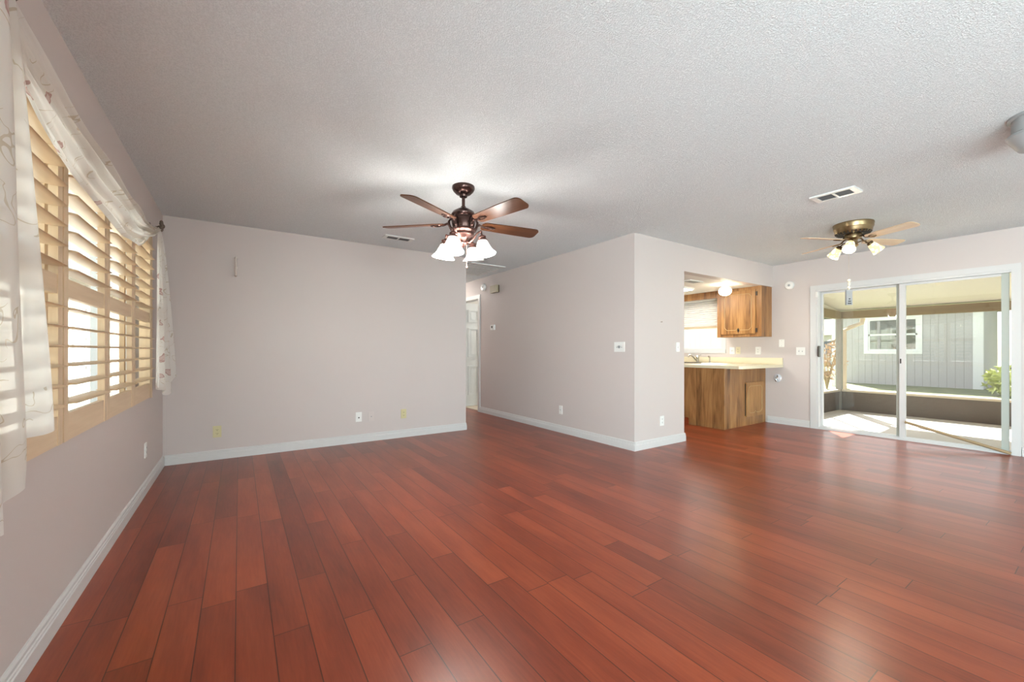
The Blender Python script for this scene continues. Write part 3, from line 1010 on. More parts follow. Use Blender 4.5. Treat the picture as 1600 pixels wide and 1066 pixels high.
# ------------------------------------------------------------------ ceiling registers
def register(label, cx, cy, lx, ly, rot=0, openings=2):
    t = thing('ceiling_vent', label, 'vent', (cx, cy, H), rot)
    m = MB()
    hx, hy, d = lx / 2, ly / 2, 0.012
    rim = 0.028
    m.box(-hx, hx, -hy, -hy + rim, -d, 0).box(-hx, hx, hy - rim, hy, -d, 0)
    m.box(-hx, -hx + rim + 0.012, -hy + rim, hy - rim, -d, 0).box(hx - rim - 0.012, hx, -hy + rim, hy - rim, -d, 0)
    for k in range(1, openings):
        x = -hx + lx * k / openings
        m.box(x - 0.008, x + 0.008, -hy + rim, hy - rim, -d, 0)
    m.bevel(0.003, 1).build('frame', REGISTER, t)
    MB().box(-hx + 0.02, hx - 0.02, -hy + 0.02, hy - 0.02, -0.002, -0.0005).build('duct_opening', DUCT, t)
    for k in range(openings):
        s = MB()
        a = -hx + rim + 0.012 if k == 0 else -hx + lx * k / openings + 0.008
        b = hx - rim - 0.012 if k == openings - 1 else -hx + lx * (k + 1) / openings - 0.008
        n = 5
        for i in range(n):
            y = lerp(-hy + rim, hy - rim, (i + 0.5) / n)
            s.prism([(y - 0.004, -0.003), (y - 0.0025, -0.003), (y + 0.004, -0.011), (y + 0.0025, -0.011)], 'x', a, b)
        s.build('louvers', P('vent_louver', (0.10, 0.10, 0.10), 0.5), t)
    return t
register('white ceiling vent with two dark grilles near the brass fan', 4.175, 1.35, 0.31, 0.19, R(-90))
register('narrow ceiling vent close to the back wall', 1.545, 4.71, 0.34, 0.15, 0)
t = thing('return_grille', 'large white return air grille on the hall ceiling', 'vent', (3.17, 5.83, H))
m = MB()
m.box(-0.3, 0.3, -0.45, -0.42, -0.014, 0).box(-0.3, 0.3, 0.42, 0.45, -0.014, 0).box(-0.3, -0.27, -0.42, 0.42, -0.014, 0).box(0.27, 0.3, -0.42, 0.42, -0.014, 0)
m.build('frame', REGISTER, t)
MB().box(-0.28, 0.28, -0.43, 0.43, -0.002, -0.0005).build('duct_opening', GREY, t)
m = MB()
for i in range(9):
    y = -0.38 + 0.76 * i / 8
    m.box(-0.27, 0.27, y - 0.028, y + 0.028, -0.010, -0.006)
m.build('louvers', REGISTER, t)
t = thing('ceiling_vent', 'small white vent on the kitchen ceiling', 'vent', (5.36, 3.42, HK))
MB().box(-0.16, 0.16, -0.08, 0.08, -0.01, 0).bevel(0.003, 1).build('frame', REGISTER, t)
m = MB()
for i in range(5):
    m.box(-0.12, 0.12, -0.05 + i * 0.022, -0.044 + i * 0.022, -0.0115, -0.009)
m.build('slots', DUCT, t)

# fixture cut by the right edge of the picture
t = thing('ceiling_fixture', 'grey stepped ceiling fixture cut off by the frame edge', 'ceiling fixture', (3.70, 0.255, H))
MB().lathe([(0.125, 0), (0.125, -0.012), (0.112, -0.016)], 36).build('canopy', GREY_L, t, True)
MB().lathe([(0.108, -0.012), (0.108, -0.09), (0.125, -0.10), (0.127, -0.115), (0.085, -0.185), (0.005, -0.19)], 36).build('body', GREY_L, t, True)

# ------------------------------------------------------------------ fans
def blade_outline(r0, r1, w0, w1, n=6):
    pts = [(r0, -w0 / 2)]
    pts.append((lerp(r0, r1, 0.55), -lerp(w0, w1, 0.75) / 2))
    c = w1 * 0.28
    for i in range(n + 1):
        a = -PI / 2 + (PI / 2) * i / n
        pts.append((r1 - c + c * math.cos(a), -w1 / 2 + c + c * math.sin(a)))
    for i in range(n + 1):
        a = (PI / 2) * i / n
        pts.append((r1 - c + c * math.cos(a), w1 / 2 - c + c * math.sin(a)))
    pts.append((lerp(r0, r1, 0.55), lerp(w0, w1, 0.75) / 2))
    pts.append((r0, w0 / 2))
    for i in range(1, n):
        a = PI / 2 + PI * i / n
        pts.append((r0 + 0.03 * math.cos(a), w0 / 2 * math.sin(a)))
    return pts

# bronze fan
F1 = Vector((1.50, 2.952, H))
fan = thing('ceiling_fan', 'dark bronze ceiling fan with walnut blades and lit bell shades', 'ceiling fan', F1)
MB().lathe([(0.004, -0.084), (0.03, -0.083), (0.034, -0.068), (0.06, -0.058), (0.082, -0.036), (0.092, -0.016), (0.090, 0.0)], 32).build('canopy', BRONZE, fan, True)
MB().lathe([(0.013, -0.19), (0.013, -0.07)], 16).lathe([(0.024, -0.19), (0.022, -0.165), (0.015, -0.155)], 20).build('downrod', BRONZE, fan, True)
MB().lathe([(0.02, -0.172), (0.045, -0.180), (0.085, -0.205), (0.097, -0.225), (0.094, -0.238), (0.086, -0.246), (0.086, -0.254), (0.094, -0.262), (0.096, -0.275),
            (0.088, -0.318), (0.084, -0.335), (0.088, -0.342), (0.01, -0.343)], 40).build('motor_housing', BRONZE, fan, True)
MB().lathe([(0.088, -0.338), (0.096, -0.345), (0.098, -0.358), (0.09, -0.366), (0.082, -0.372), (0.086, -0.382), (0.084, -0.392), (0.068, -0.402), (0.05, -0.408),
            (0.036, -0.42), (0.028, -0.44), (0.030, -0.455), (0.022, -0.468), (0.010, -0.476), (0.012, -0.486), (0.004, -0.492)], 36).build('light_kit_hub', COPPER, fan, True)
for k in range(5):
    a = R(137 + 72 * k)
    Rz = Matrix.Rotation(a, 4, 'Z')
    pitch = Matrix.Translation((0, 0, -0.295)) @ Matrix.Rotation(R(-13), 4, 'X')
    bl = MB().prism(blade_outline(0.185, 0.675, 0.112, 0.142), 'z', -0.004, 0.004).bevel(0.002, 1).build('blade', BLADE1, fan)
    bl.matrix_local = Rz @ pitch
    iron = MB()
    # scroll arm from the motor to the blade with an open oval end
    iron.tube([(0.088, 0, -0.335), (0.108, 0, -0.325), (0.118, 0, -0.300), (0.135, 0, -0.290), (0.17, 0, -0.302), (0.20, 0, -0.303)], [0.012, 0.012, 0.011, 0.010, 0.009, 0.007], 8)
    iron.tube([(0.096, 0, -0.26), (0.112, 0, -0.258), (0.122, 0, -0.275), (0.112, 0, -0.315), (0.098, 0, -0.355)], [0.007, 0.008, 0.010, 0.008, 0.006], 8)
    ov = [(0.225 + 0.038 * math.cos(2 * PI * i / 20), 0.020 * math.sin(2 * PI * i / 20), -0.3035) for i in range(21)]
    iron.tube(ov, 0.0055, 6)
    iron.box(0.255, 0.275, -0.012, 0.012, -0.307, -0.298)
    o = iron.build('blade_iron', BRONZE, fan, True)
    o.matrix_local = Rz
ANG1 = (-144.3, -54.3, 35.7, 125.7)
for k, adeg in enumerate(ANG1):
    Rz = Matrix.Rotation(R(adeg), 4, 'Z')
    arm = MB()
    arm.tube([(0.03, 0, -0.445), (0.055, 0, -0.455), (0.085, 0, -0.43), (0.115, 0, -0.395), (0.140, 0, -0.378), (0.158, 0, -0.386), (0.163, 0, -0.410)], 0.0075, 10)
    arm.ball((0.155, 0, -0.377), 0.011)
    arm.lathe([(0.012, 0.0), (0.018, -0.008), (0.030, -0.012), (0.031, -0.022), (0.024, -0.03), (0.036, -0.037), (0.038, -0.046), (0.02, -0.048)], 20, Matrix.Translation((0.163, 0, -0.405)) @ Matrix.Rotation(R(-8), 4, 'Y'))
    o = arm.build('light_arm', COPPER, fan, True)
    o.matrix_local = Rz
    prof = [(0.034, -0.0), (0.041, -0.010), (0.047, -0.03), (0.055, -0.055), (0.066, -0.078), (0.081, -0.096), (0.091, -0.108), (0.090, -0.112), (0.078, -0.098), (0.062, -0.078), (0.051, -0.055), (0.043, -0.03), (0.037, -0.010), (0.030, -0.002)]
    s = MB().lathe(prof, 32, None, False).build('lamp_shade', BELL_OFF if k == 2 else BELL_ON, fan, True)
    s.matrix_local = Rz @ Matrix.Translation((0.166, 0, -0.450)) @ Matrix.Rotation(R(-10), 4, 'Y')
    if k != 2:
        bb = MB().ball((0, 0, -0.05), 0.024, 1.3, 14).build('bulb', BULB, s, True)
m = MB()
m.tube([(0.02, -0.02, -0.47), (0.02, -0.02, -0.64)], 0.0018, 6)
m.ball((0.02, -0.02, -0.648), 0.008, 1.4, 10)
m.build('pull_chain', P('copper_chain', (0.70, 0.45, 0.36), 0.4, metal=0.5), fan, True)

# brass hugger fan
F2 = Vector((5.31, 1.565, H))
fan2 = thing('ceiling_fan', 'antique brass flush ceiling fan with pale blades by the slider', 'ceiling fan', F2)
MB().lathe([(0.168, 0), (0.170, -0.012), (0.166, -0.022), (0.166, -0.045), (0.162, -0.055), (0.158, -0.062), (0.154, -0.085), (0.138, -0.108), (0.01, -0.11)], 48).build('motor_housing', BRASS, fan2, True)
m = MB()
for k in range(28):
    a = 2 * PI * k / 28
    Rz = Matrix.Rotation(a, 4, 'Z')
    m.prism([(0.080, -0.1085), (0.134, -0.1085), (0.150, -0.094), (0.153, -0.096), (0.137, -0.1125), (0.080, -0.1125)], 'y', -0.006, 0.006, Rz)
m.build('vent_slots', SLOT, fan2)
MB().lathe([(0.07, -0.108), (0.075, -0.125), (0.07, -0.15), (0.045, -0.16), (0.035, -0.17), (0.038, -0.215), (0.045, -0.222), (0.040, -0.235), (0.02, -0.242), (0.008, -0.246), (0.010, -0.27), (0.004, -0.29)], 32).build('light_kit_hub', BRASS, fan2, True)
for k in range(4):
    Rz = Matrix.Rotation(R(65 + 90 * k), 4, 'Z')
    bl = MB().prism(blade_outline(0.165, 0.585, 0.10, 0.125), 'z', -0.0035, 0.0035).bevel(0.0015, 1).build('blade', BLADE2, fan2)
    bl.matrix_local = Rz @ Matrix.Translation((0, 0, -0.172)) @ Matrix.Rotation(R(-12), 4, 'X')
    ir = MB().tube([(0.06, 0, -0.145), (0.10, 0, -0.148), (0.13, 0, -0.172), (0.17, 0, -0.1775)], 0.0075, 8)
    ir.tube([(0.165 + 0.03 * (1 + math.cos(2 * PI * i / 16)), 0.024 * math.sin(2 * PI * i / 16), -0.178 - 0.024 * math.sin(2 * PI * i / 16) * math.tan(R(12))) for i in range(17)], 0.005, 6)
    o = ir.build('blade_iron', BRASS_D, fan2, True)
    o.matrix_local = Rz
# three lamps: directions given in the room
for k, adeg in enumerate((-52, -172, 68)):
    Rz = Matrix.Rotation(R(adeg), 4, 'Z')
    T0 = Matrix.Translation((0.135, 0, -0.205)) @ Matrix.Rotation(R(-42), 4, 'Y')
    m = MB().tube([(0.03, 0, -0.20), (0.07, 0, -0.185), (0.105, 0, -0.182), (0.135, 0, -0.205)], 0.006, 8)
    m.lathe([(0.010, 0.004), (0.026, -0.004), (0.029, -0.022), (0.024, -0.028)], 18, T0)
    o = m.build('light_arm', BRASS_D, fan2, True)
    o.matrix_local = Rz
    prof = [(0.026, -0.018), (0.034, -0.03), (0.040, -0.06), (0.045, -0.09), (0.052, -0.115), (0.056, -0.128), (0.053, -0.128), (0.047, -0.112), (0.040, -0.088), (0.035, -0.06), (0.029, -0.03), (0.022, -0.02)]
    s = MB().lathe(prof, 28, None, False).build('lamp_shade', TULIP, fan2, True)
    s.matrix_local = Rz @ T0
    MB().ball((0, 0, -0.085), 0.03, 1.15, 16).build('bulb', TULIP_ON, s, True)
m = MB()
cx, cy = -0.055, 0.02
m.tube([(cx, cy, -0.225), (cx, cy, -0.60)], 0.0016, 6)
m.build('pull_chain', CHAIN, fan2)
bz = [-0.592, -0.613, -0.632, -0.650, -0.668, -0.686]
br = [0.017, 0.010, 0.013, 0.010, 0.013, 0.009]
for z, r_ in zip(bz, br):
    MB().ball((cx, cy, z), r_, 1.0, 12).build('bead', BEADS, fan2, True)
tg = thing('remote_control', 'flat grey remote control hanging from the brass fan chain', 'remote control', (F2.x + cx, F2.y + cy, F2.z - 0.69 - 0.155), R(-34 + 0))
MB().box(-0.031, 0.031, -0.009, 0.009, 0, 0.155).bevel(0.004).build('body', GREY_L, tg)
for i, (w_, z) in enumerate(((0.008, 0.062), (0.014, 0.038), (0.018, 0.016))):
    MB().box(-w_, w_, -0.0115, -0.008, z - 0.005, z + 0.005).build('button', SLOT, tg)
MB().tube([(0, 0, 0.154), (0, 0, 0.165)], 0.003, 6).build('loop', CHAIN, tg)

# ------------------------------------------------------------------ kitchen
pen = thing('base_cabinet', 'knotty wood peninsula cabinet with one small door', 'cabinet', (5.70, 3.14, 0))
PX, PY_ = XR - 5.70 - 0.001, 0.62
MB().prism([(0, 0.0), (0.545, 0.0), (0.545, 0.10), (PY_, 0.10), (PY_, 0.868), (0, 0.868)], 'x', 0.0, 0.018).box(0.018, PX, 0.001, 0.018, 0.0, 0.868).box(0.018, PX, 0.018, PY_, 0.10, 0.868).box(0.018, PX, 0.018, 0.545, 0, 0.10).build('body', CAB, pen)
MB().box(-0.003, 0.022, -0.004, 0.006, 0.0, 0.868).build('corner_strip', CAB_D, pen)
dx0, dx1, dz0, dz1 = 0.585, 1.10, 0.13, 0.645
dd = MB().box(dx0, dx1, -0.020, -0.0005, dz0, dz1).bevel(0.005, 2).build('door', CAB_D, pen)
def routed(x0, x1, z0, z1, y, parent, axis='y'):
    # raised bead that follows the routed pattern with clipped corners and an ogee dip
    c = 0.045
    pts = [(x0 + c, z0), (x0 + (x1 - x0) * 0.42, z0), (x0 + (x1 - x0) * 0.5, z0 + 0.025), (x0 + (x1 - x0) * 0.58, z0), (x1 - c, z0), (x1 - c * 0.4, z0 + c * 0.4), (x1, z0 + c),
           (x1, z1 - c), (x1 - c * 0.4, z1 - c * 0.4), (x1 - c, z1), (x0 + c, z1), (x0 + c * 0.4, z1 - c * 0.4), (x0, z1 - c), (x0, z0 + c), (x0 + c * 0.4, z0 + c * 0.4), (x0 + c, z0)]
    if axis == 'y': p3 = [(a, y, b) for a, b in pts]
    else: p3 = [(y, a, b) for a, b in pts]
    return MB().tube(p3, 0.0035, 6).build('routed_bead', CAB_G, parent, True)
routed(dx0 + 0.055, dx1 - 0.055, dz0 + 0.055, dz1 - 0.055, -0.0205, dd)
MB().box(dx0 - 0.014, dx0 - 0.002, -0.008, -0.0005, dz0 + 0.02, dz1 - 0.02).build('hinge_gap', SLOT, pen)
# worktop
ct = thing('countertop', 'cream laminate countertop ending beside the slider wall', 'countertop', (5.68, 2.89, 0.868))
CX = XR - 5.68 - 0.001
sy0, sy1, sx0, sx1 = 0.99, 1.72, 0.66, 1.10      # sink cut-out (local)
pl_ = 3.76 - 2.89
m = MB()
m.prism([(0.035, 0), (CX, 0), (CX, pl_), (0, pl_), (0, 0.035)], 'z', 0, 0.04)
m.box(0.56, CX, pl_, sy0, 0, 0.04)
m.box(0.56, sx0, sy0, sy1, 0, 0.04).box(sx1, CX, sy0, sy1, 0, 0.04).box(0.56, CX, sy1, 2.70, 0, 0.04)
m.build('slab', CREAM, ct)
MB().box(CX - 0.02, CX, 0.0, 2.70, 0.04, 0.142).bevel(0.004, 1).build('backsplash', CREAM, ct)
bc = thing('base_cabinet', 'wood sink base cabinet along the kitchen window wall', 'cabinet', (6.29, 3.765, 0))
MB().box(0.06, XR - 6.29 - 0.001, 0, 1.82, 0, 0.10).box(0, 0.02, 0, 1.82, 0.10, 0.867).box(0.02, XR - 6.29 - 0.001, 0, 0.02, 0.10, 0.867).box(0.02, XR - 6.29 - 0.001, 1.80, 1.82, 0.10, 0.867).box(0.02, XR - 6.29 - 0.001, 0.02, 1.80, 0.10, 0.12).build('body', CAB, bc)
for k in range(3):
    MB().box(-0.018, -0.0005, 0.05 + k * 0.59, 0.58 + k * 0.59, 0.13, 0.83).bevel(0.004).build('door', CAB_D, bc)
sk = thing('kitchen_sink', 'stainless kitchen sink set in the cream countertop', 'sink', (5.68 + (sx0 + sx1) / 2, 2.89 + (sy0 + sy1) / 2, 0.908))
hx, hy = (sx1 - sx0) / 2, (sy1 - sy0) / 2
m = MB()
ro, ri = 0.018, 0.03
m.box(-hx - ro, hx + ro + 0.05, -hy - ro, -hy + ri, 0.0005, 0.006).box(-hx - ro, hx + ro + 0.05, hy - ri, hy + ro, 0.0005, 0.006)
m.box(-hx - ro, -hx + ri, -hy + ri, hy - ri, 0.0005, 0.006).box(hx - ri - 0.04, hx + ro + 0.05, -hy + ri, hy - ri, 0.0005, 0.006)
m.build('rim', CHROME, sk)
m = MB()
bt = -0.17
m.box(-hx + 0.005, hx - 0.06, -hy + 0.01, hy - 0.01, bt, bt + 0.004)
m.box(-hx + 0.005, -hx + 0.01, -hy + 0.01, hy - 0.01, bt, 0).box(hx - 0.065, hx - 0.06, -hy + 0.01, hy - 0.01, bt, 0)
m.box(-hx + 0.01, hx - 0.06, -hy + 0.005, -hy + 0.01, bt, 0).box(-hx + 0.01, hx - 0.06, hy - 0.01, hy - 0.005, bt, 0)
m.build('basin', CHROME, sk)
fc = thing('faucet', 'brushed single lever kitchen faucet with long angled spout', 'faucet', (6.775, 4.21, 0.9145))
MB().lathe([(0.030, 0), (0.030, 0.006), (0.022, 0.012), (0.021, 0.075), (0.024, 0.085), (0.022, 0.105), (0.008, 0.112)], 20).build('body', STEEL, fc, True)
MB().tube([(-0.015, 0, 0.03), (-0.06, 0.012, 0.06), (-0.12, 0.03, 0.115), (-0.155, 0.04, 0.135), (-0.185, 0.05, 0.128), (-0.195, 0.052, 0.095)], [0.013, 0.012, 0.011, 0.011, 0.012, 0.013], 12).build('spout', STEEL, fc, True)
MB().tube([(0, 0, 0.105), (0.01, -0.02, 0.12), (0.02, -0.06, 0.135)], [0.010, 0.008, 0.006], 10).build('lever', STEEL, fc, True)
sp_ = thing('sink_sprayer', 'small brushed side sprayer standing right of the faucet', 'sprayer', (6.775, 3.985, 0.9145))
MB().lathe([(0.022, 0), (0.022, 0.006), (0.013, 0.012), (0.012, 0.03)], 16).build('base', STEEL, sp_, True)
MB().tube([(0, 0, 0.03), (0, 0, 0.08), (-0.008, 0.003, 0.10), (-0.03, 0.008, 0.112)], [0.011, 0.012, 0.015, 0.011], 12).build('spray_head', STEEL, sp_, True)
# wall cabinet
uc = thing('wall_cabinet', 'knotty wood wall cabinet beside the kitchen window', 'cabinet', (6.58, 3.05, 1.338))
uw, uh = 0.69, HK - 1.338 - 0.0005
MB().box(0, XR - 6.58 - 0.001, 0.006, uw, 0, uh).build('body', CAB, uc)
MB().box(0.0, XR - 6.58 - 0.001, 0, 0.006, 0, uh).build('side_panel', CAB, uc)
ud = MB().box(-0.020, -0.0005, 0.083, 0.61, 0.048, 0.725).bevel(0.005, 2).build('door', CAB_D, uc)
routed(0.083 + 0.055, 0.61 - 0.055, 0.048 + 0.06, 0.725 - 0.055, -0.0205, ud, 'x')
MB().tube([(-0.022, 0.335, 0.075), (-0.034, 0.335, 0.085), (-0.034, 0.335, 0.125), (-0.022, 0.335, 0.135)], 0.006, 8).box(-0.0235, -0.0205, 0.318, 0.352, 0.085, 0.125).build('handle', DARKBRN, ud)
for z in (0.10, 0.66):
    MB().box(-0.012, 0.002, 0.060, 0.083, z - 0.03, z + 0.03).build('hinge', DARKBRN, uc)
va = MB().box(6.58, 6.60, 3.742, 5.2, 1.995, HK - 0.0005).build('window_valance', CAB)
tag(va, 'wood valance board over the kitchen window', 'valance')
# kitchen window with its shade
m = MB()
m.box(XR - 0.012, XR + 0.12, KY0 - 0.05, KY0 + 0.012, KZ0 - 0.05, KZ1).box(XR - 0.012, XR + 0.12, KY1 - 0.012, KY1 + 0.05, KZ0 - 0.05, KZ1)
m.box(XR - 0.02, XR + 0.12, KY0 - 0.05, KY1 + 0.05, KZ0 - 0.05, KZ0 + 0.012)
m.box(XR + 0.06, XR + 0.10, KY0 + 0.012, KY1 - 0.012, 1.55, 1.59).box(XR + 0.06, XR + 0.10, KY0 + 0.012, KY0 + 0.05, KZ0 + 0.012, KZ1).box(XR + 0.06, XR + 0.10, KY0 + 0.012, KY1, KZ0 + 0.012, KZ0 + 0.04)
w2 = struct(m.build('window_2', TRIM))
MB().box(XR + 0.085, XR + 0.089, KY0 + 0.02, KY1 - 0.012, KZ0 + 0.02, KZ1).build('pane', GLASS, w2)
ks = thing('pleated_blind', 'white pleated blind half raised over the kitchen sink', 'blind', (XR + 0.03, (KY0 + KY1) / 2, 1.515))
kw = (KY1 - KY0) / 2 - 0.014
pts = []
n = 26
for i in range(n + 1):
    z = 0.04 + (KZ1 - 1.515 - 0.045) * i / n
    pts.append((0.010 if i % 2 else -0.010, z))
m = MB()
m._add([(a, y_, z) for a, z in pts for y_ in (-kw, kw)], [(2 * i, 2 * i + 1, 2 * i + 3, 2 * i + 2) for i in range(n)])
m.build('pleated_fabric', SHADE_F, ks)
MB().box(-0.016, 0.016, -kw, kw, 0.0, 0.04).bevel(0.004).build('bottom_rail', SHADE_R, ks)
# kitchen lamps
gl = thing('globe_light', 'glowing mushroom globe light on the kitchen ceiling', 'ceiling light', (6.00, 3.29, HK))
MB().lathe([(0.06, 0), (0.06, -0.02), (0.045, -0.035), (0.04, -0.05)], 24).build('base', TRIM, gl, True)
MB().lathe([(0.04, -0.045), (0.070, -0.06), (0.088, -0.095), (0.085, -0.125), (0.06, -0.155), (0.025, -0.17), (0.004, -0.172)], 28).build('globe', GLOBE, gl, True)
fl = thing('panel_light', 'bright flat light panel on the kitchen ceiling', 'ceiling light', (5.75, 4.05, HK))
MB().box(-0.20, 0.20, -0.30, 0.30, -0.03, 0).bevel(0.006).build('housing', TRIM, fl)
MB().box(-0.18, 0.18, -0.28, 0.28, -0.036, -0.030).build('diffuser', PANEL_L, fl)

# ------------------------------------------------------------------ sliding glass door
m = MB()
co, ci = 0.605, 0.675
def casing(m, y0, y1, z0, z1):
    m.box(XR - 0.018, XR, y0, y1, z0, z1)
m.box(XR - 0.018, XR, 2.455, 2.53, 0, 2.055).box(XR - 0.012, XR, 2.43, 2.455, 0, 1.99)
m.box(XR - 0.018, XR, 0.605, 0.672, 0, 2.055)
m.box(XR - 0.018, XR, 0.672, 2.455, 1.99, 2.055)
struct(m.bevel(0.004, 1).build('trim_3', TRIM))
m = MB()
X0, X1 = XR - 0.007, XR + 0.13
m.box(X0, X1, 2.428, 2.47, 0, 1.995).box(X0, X1, 0.63, 0.668, 0, 1.995).box(X0, X1, 0.668, 2.428, 1.965, 1.995).box(X0, X1, 0.668, 2.428, -0.005, 0.022)
m.box(XR + 0.005, XR + 0.012, 0.668, 2.428, 0.022, 0.034).box(XR + 0.06, XR + 0.067, 0.668, 2.428, 0.022, 0.034)
door = thing('door_2', 'two panel sliding glass door opening on the porch', 'sliding door', (0, 0, 0))
door['kind'] = 'structure'
m.build('frame', TRIM, door)
def slider(x, y0, y1, s0, s1, m0, m1, glass=True):
    """panel in the plane x; stile widths s0 (low y) and s1 (high y), materials m0, m1"""
    MB().box(x - 0.015, x + 0.015, y0, y0 + s0, 0.024, 1.963).bevel(0.003, 1).build('stile', m0, door)
    MB().box(x - 0.015, x + 0.015, y1 - s1, y1, 0.024, 1.963).bevel(0.003, 1).build('stile', m1, door)
    MB().box(x - 0.013, x + 0.013, y0 + s0, y1 - s1, 0.024, 0.045).build('bottom_rail', TRIM, door)
    MB().box(x - 0.013, x + 0.013, y0 + s0, y1 - s1, 1.935, 1.963).build('top_rail', TRIM, door)
    MB().box(x - 0.003, x + 0.003, y0 + s0 - 0.004, y1 - s1 + 0.004, 0.04, 1.94).build('pane', GLASS_S, door)
slider(XR + 0.085, 1.56, 2.424, 0.055, 0.022, ALU, TRIM)
slider(XR + 0.03, 0.69, 1.575, 0.055, 0.06, ALU, TRIM)
hd = MB().box(XR - 0.035, XR + 0.02, 2.416, 2.428, 1.03, 1.19).box(XR - 0.05, XR - 0.035, 2.412, 2.428, 1.04, 1.18).build('handle', DARKBRN, door)
MB().box(XR + 0.012, XR + 0.016, 1.555, 1.568, 0.96, 1.02).build('latch', DARKBRN, door)
MB().lathe([(0.012, 0), (0.010, 0.012)], 12, Matrix.Translation((XR + 0.02, 0.669, 0.93)) @ Matrix.Rotation(-PI / 2, 4, 'X')).build('latch', SLOT, door)
t = thing('door_sensor', 'tiny white alarm contact at the top corner of the slider', 'sensor', (XR - 0.018, 2.445, 1.93), ROT['-x'])
MB().box(-0.012, 0.012, -0.014, 0.006, -0.035, 0.035).bevel(0.003).build('housing', WHITE, t)
tag(MB().tube([(XR - 0.028, 1.512, 0.235), (XR - 0.03, 0.672, 0.018)], 0.016, 12).build('wooden_rod', DOWEL, None, True), 'long wooden security rod leaning across the slider pane', 'rod')

# ------------------------------------------------------------------ porch
YP, XP = 3.15, 10.0
struct(MB().box(XR + 0.151, XP + 0.15, -4.0, YP + 0.12, -0.16, -0.06).build('floor_porch', CONC))
m = MB()
m.prism([(XR + 0.151, 2.28), (XP + 0.25, 1.895), (XP + 0.25, 1.96), (XR + 0.151, 2.36)], 'y', -4.0, YP + 0.2)
struct(m.build('ceiling_porch', PORCHC))
m = MB()
m.box(XP - 0.02, XP + 0.07, -4.0, YP + 0.07, 1.755, 1.90).build('trim_4', BEAM)['kind'] = 'structure'
m = MB()
m.prism([(XR + 0.151, 1.755), (XP - 0.021, 1.755), (XP - 0.021, 1.90), (XR + 0.151, 1.98)], 'y', YP - 0.02, YP + 0.07).build('trim_5', BEAM)['kind'] = 'structure'
m = MB()
m.prism([(XR + 0.151, 1.985), (XP - 0.02, 1.902), (XR + 0.151, 2.28)], 'y', YP + 0.0, YP + 0.04).build('wall_porch_gable', PORCHC)['kind'] = 'structure'
m = MB()
for x, y, s in ((XP + 0.025, YP + 0.025, 0.045), (XP + 0.025, 0.86, 0.04), (XP + 0.025, -1.6, 0.04)):
    m.box(x - s, x + s, y - s, y + s, -0.06, 1.755)
m.box(9.12, 9.15, YP + 0.01, YP + 0.04, -0.06, 1.755)
struct(m.build('trim_6', POSTM))
m = MB()
m.box(XP + 0.015, XP + 0.035, -4.0, YP - 0.021, -0.06, 0.312).box(XR + 0.151, XP - 0.021, YP + 0.015, YP + 0.035, -0.06, 0.312)
struct(m.build('wall_porch_kick', KICK))
m = MB()
m.box(XP - 0.01, XP + 0.06, -4.0, YP - 0.021, 0.312, 0.35).box(XR + 0.151, XP - 0.021, YP - 0.01, YP + 0.06, 0.312, 0.35)
struct(m.build('trim_7', RAIL))
m = MB()
m.box(XP + 0.024, XP + 0.026, -4.0, YP - 0.021, 0.35, 1.755).box(XR + 0.151, XP - 0.021, YP + 0.024, YP + 0.026, 0.35, 1.755)
struct(m.build('wall_porch_screen', SCREEN))
ds = thing('downspout', 'tan rain downspout with an S bend by the porch corner post', 'downspout', (XP + 0.16, YP + 0.05, -0.15))
m = MB()
def dsp(p, q, w=0.04, d=0.03):
    m.tube([p, q], w, 4)
MB().tube([(0.14, -0.32, 1.92), (0.14, -0.30, 1.82), (0.06, -0.14, 1.74), (0.0, -0.06, 1.68), (0.0, -0.06, 1.60), (0.0, -0.06, 0.06), (0.06, -0.06, 0.02)], 0.042, 8).build('pipe', DOWNSP, ds)
MB().box(-0.05, 0.05, -0.115, -0.005, 0.98, 1.0).build('strap', DOWNSP, ds)

# ------------------------------------------------------------------ yard
ground = MB().box(-60, 90, -60, 80, -0.35, -0.17).build('ground', GRASS)
struct(ground)
struct(MB().box(-60, -1.2, -20, 45, -0.171, -0.150).build('bounce_paving', P('pale_bounce_paving', (0.72, 0.71, 0.68), 0.85)))  # pale ground added to bounce sunlight up to the left ceiling
# shed
SX, SYa, SYb = 20.5, 2.62, 6.42
sh = thing('garden_shed', 'grey grooved siding shed with white trimmed window behind the porch', 'shed', (SX, SYa, -0.17))
SWd, SD, SHh = SYb - SYa, 3.0, 2.75
wy0, wy1, wz0, wz1 = 1.55, 2.95, 1.30, 2.50
m = MB()
m.box(0, 0.08, 0, wy0, 0, SHh).box(0, 0.08, wy1, SWd, 0, SHh).box(0, 0.08, wy0, wy1, 0, wz0).box(0, 0.08, wy0, wy1, wz1, SHh)
m.box(0.08, SD, 0, 0.08, 0, SHh).box(0.08, SD, SWd - 0.08, SWd, 0, SHh).box(SD - 0.08, SD, 0.08, SWd - 0.08, 0, SHh)
m.build('wall', SIDING, sh)
for y0, y1 in ((-0.03, 0.20), (SWd - 0.03, SWd + 0.03)):
    MB().box(-0.03, 0.10, y0, y1, 0.0, SHh).build('corner_trim', SHEDW, sh)
m = MB()
ty = 0.13
m.box(-0.03, 0.03, wy0 - ty, wy0, wz0 - ty, wz1 + ty).box(-0.03, 0.03, wy1, wy1 + ty, wz0 - ty, wz1 + ty)
m.box(-0.03, 0.03, wy0, wy1, wz1, wz1 + ty).box(-0.03, 0.03, wy0, wy1, wz0 - ty, wz0)
wf = m.build('window_frame', SHEDW, sh)
zm = (wz0 + wz1) / 2
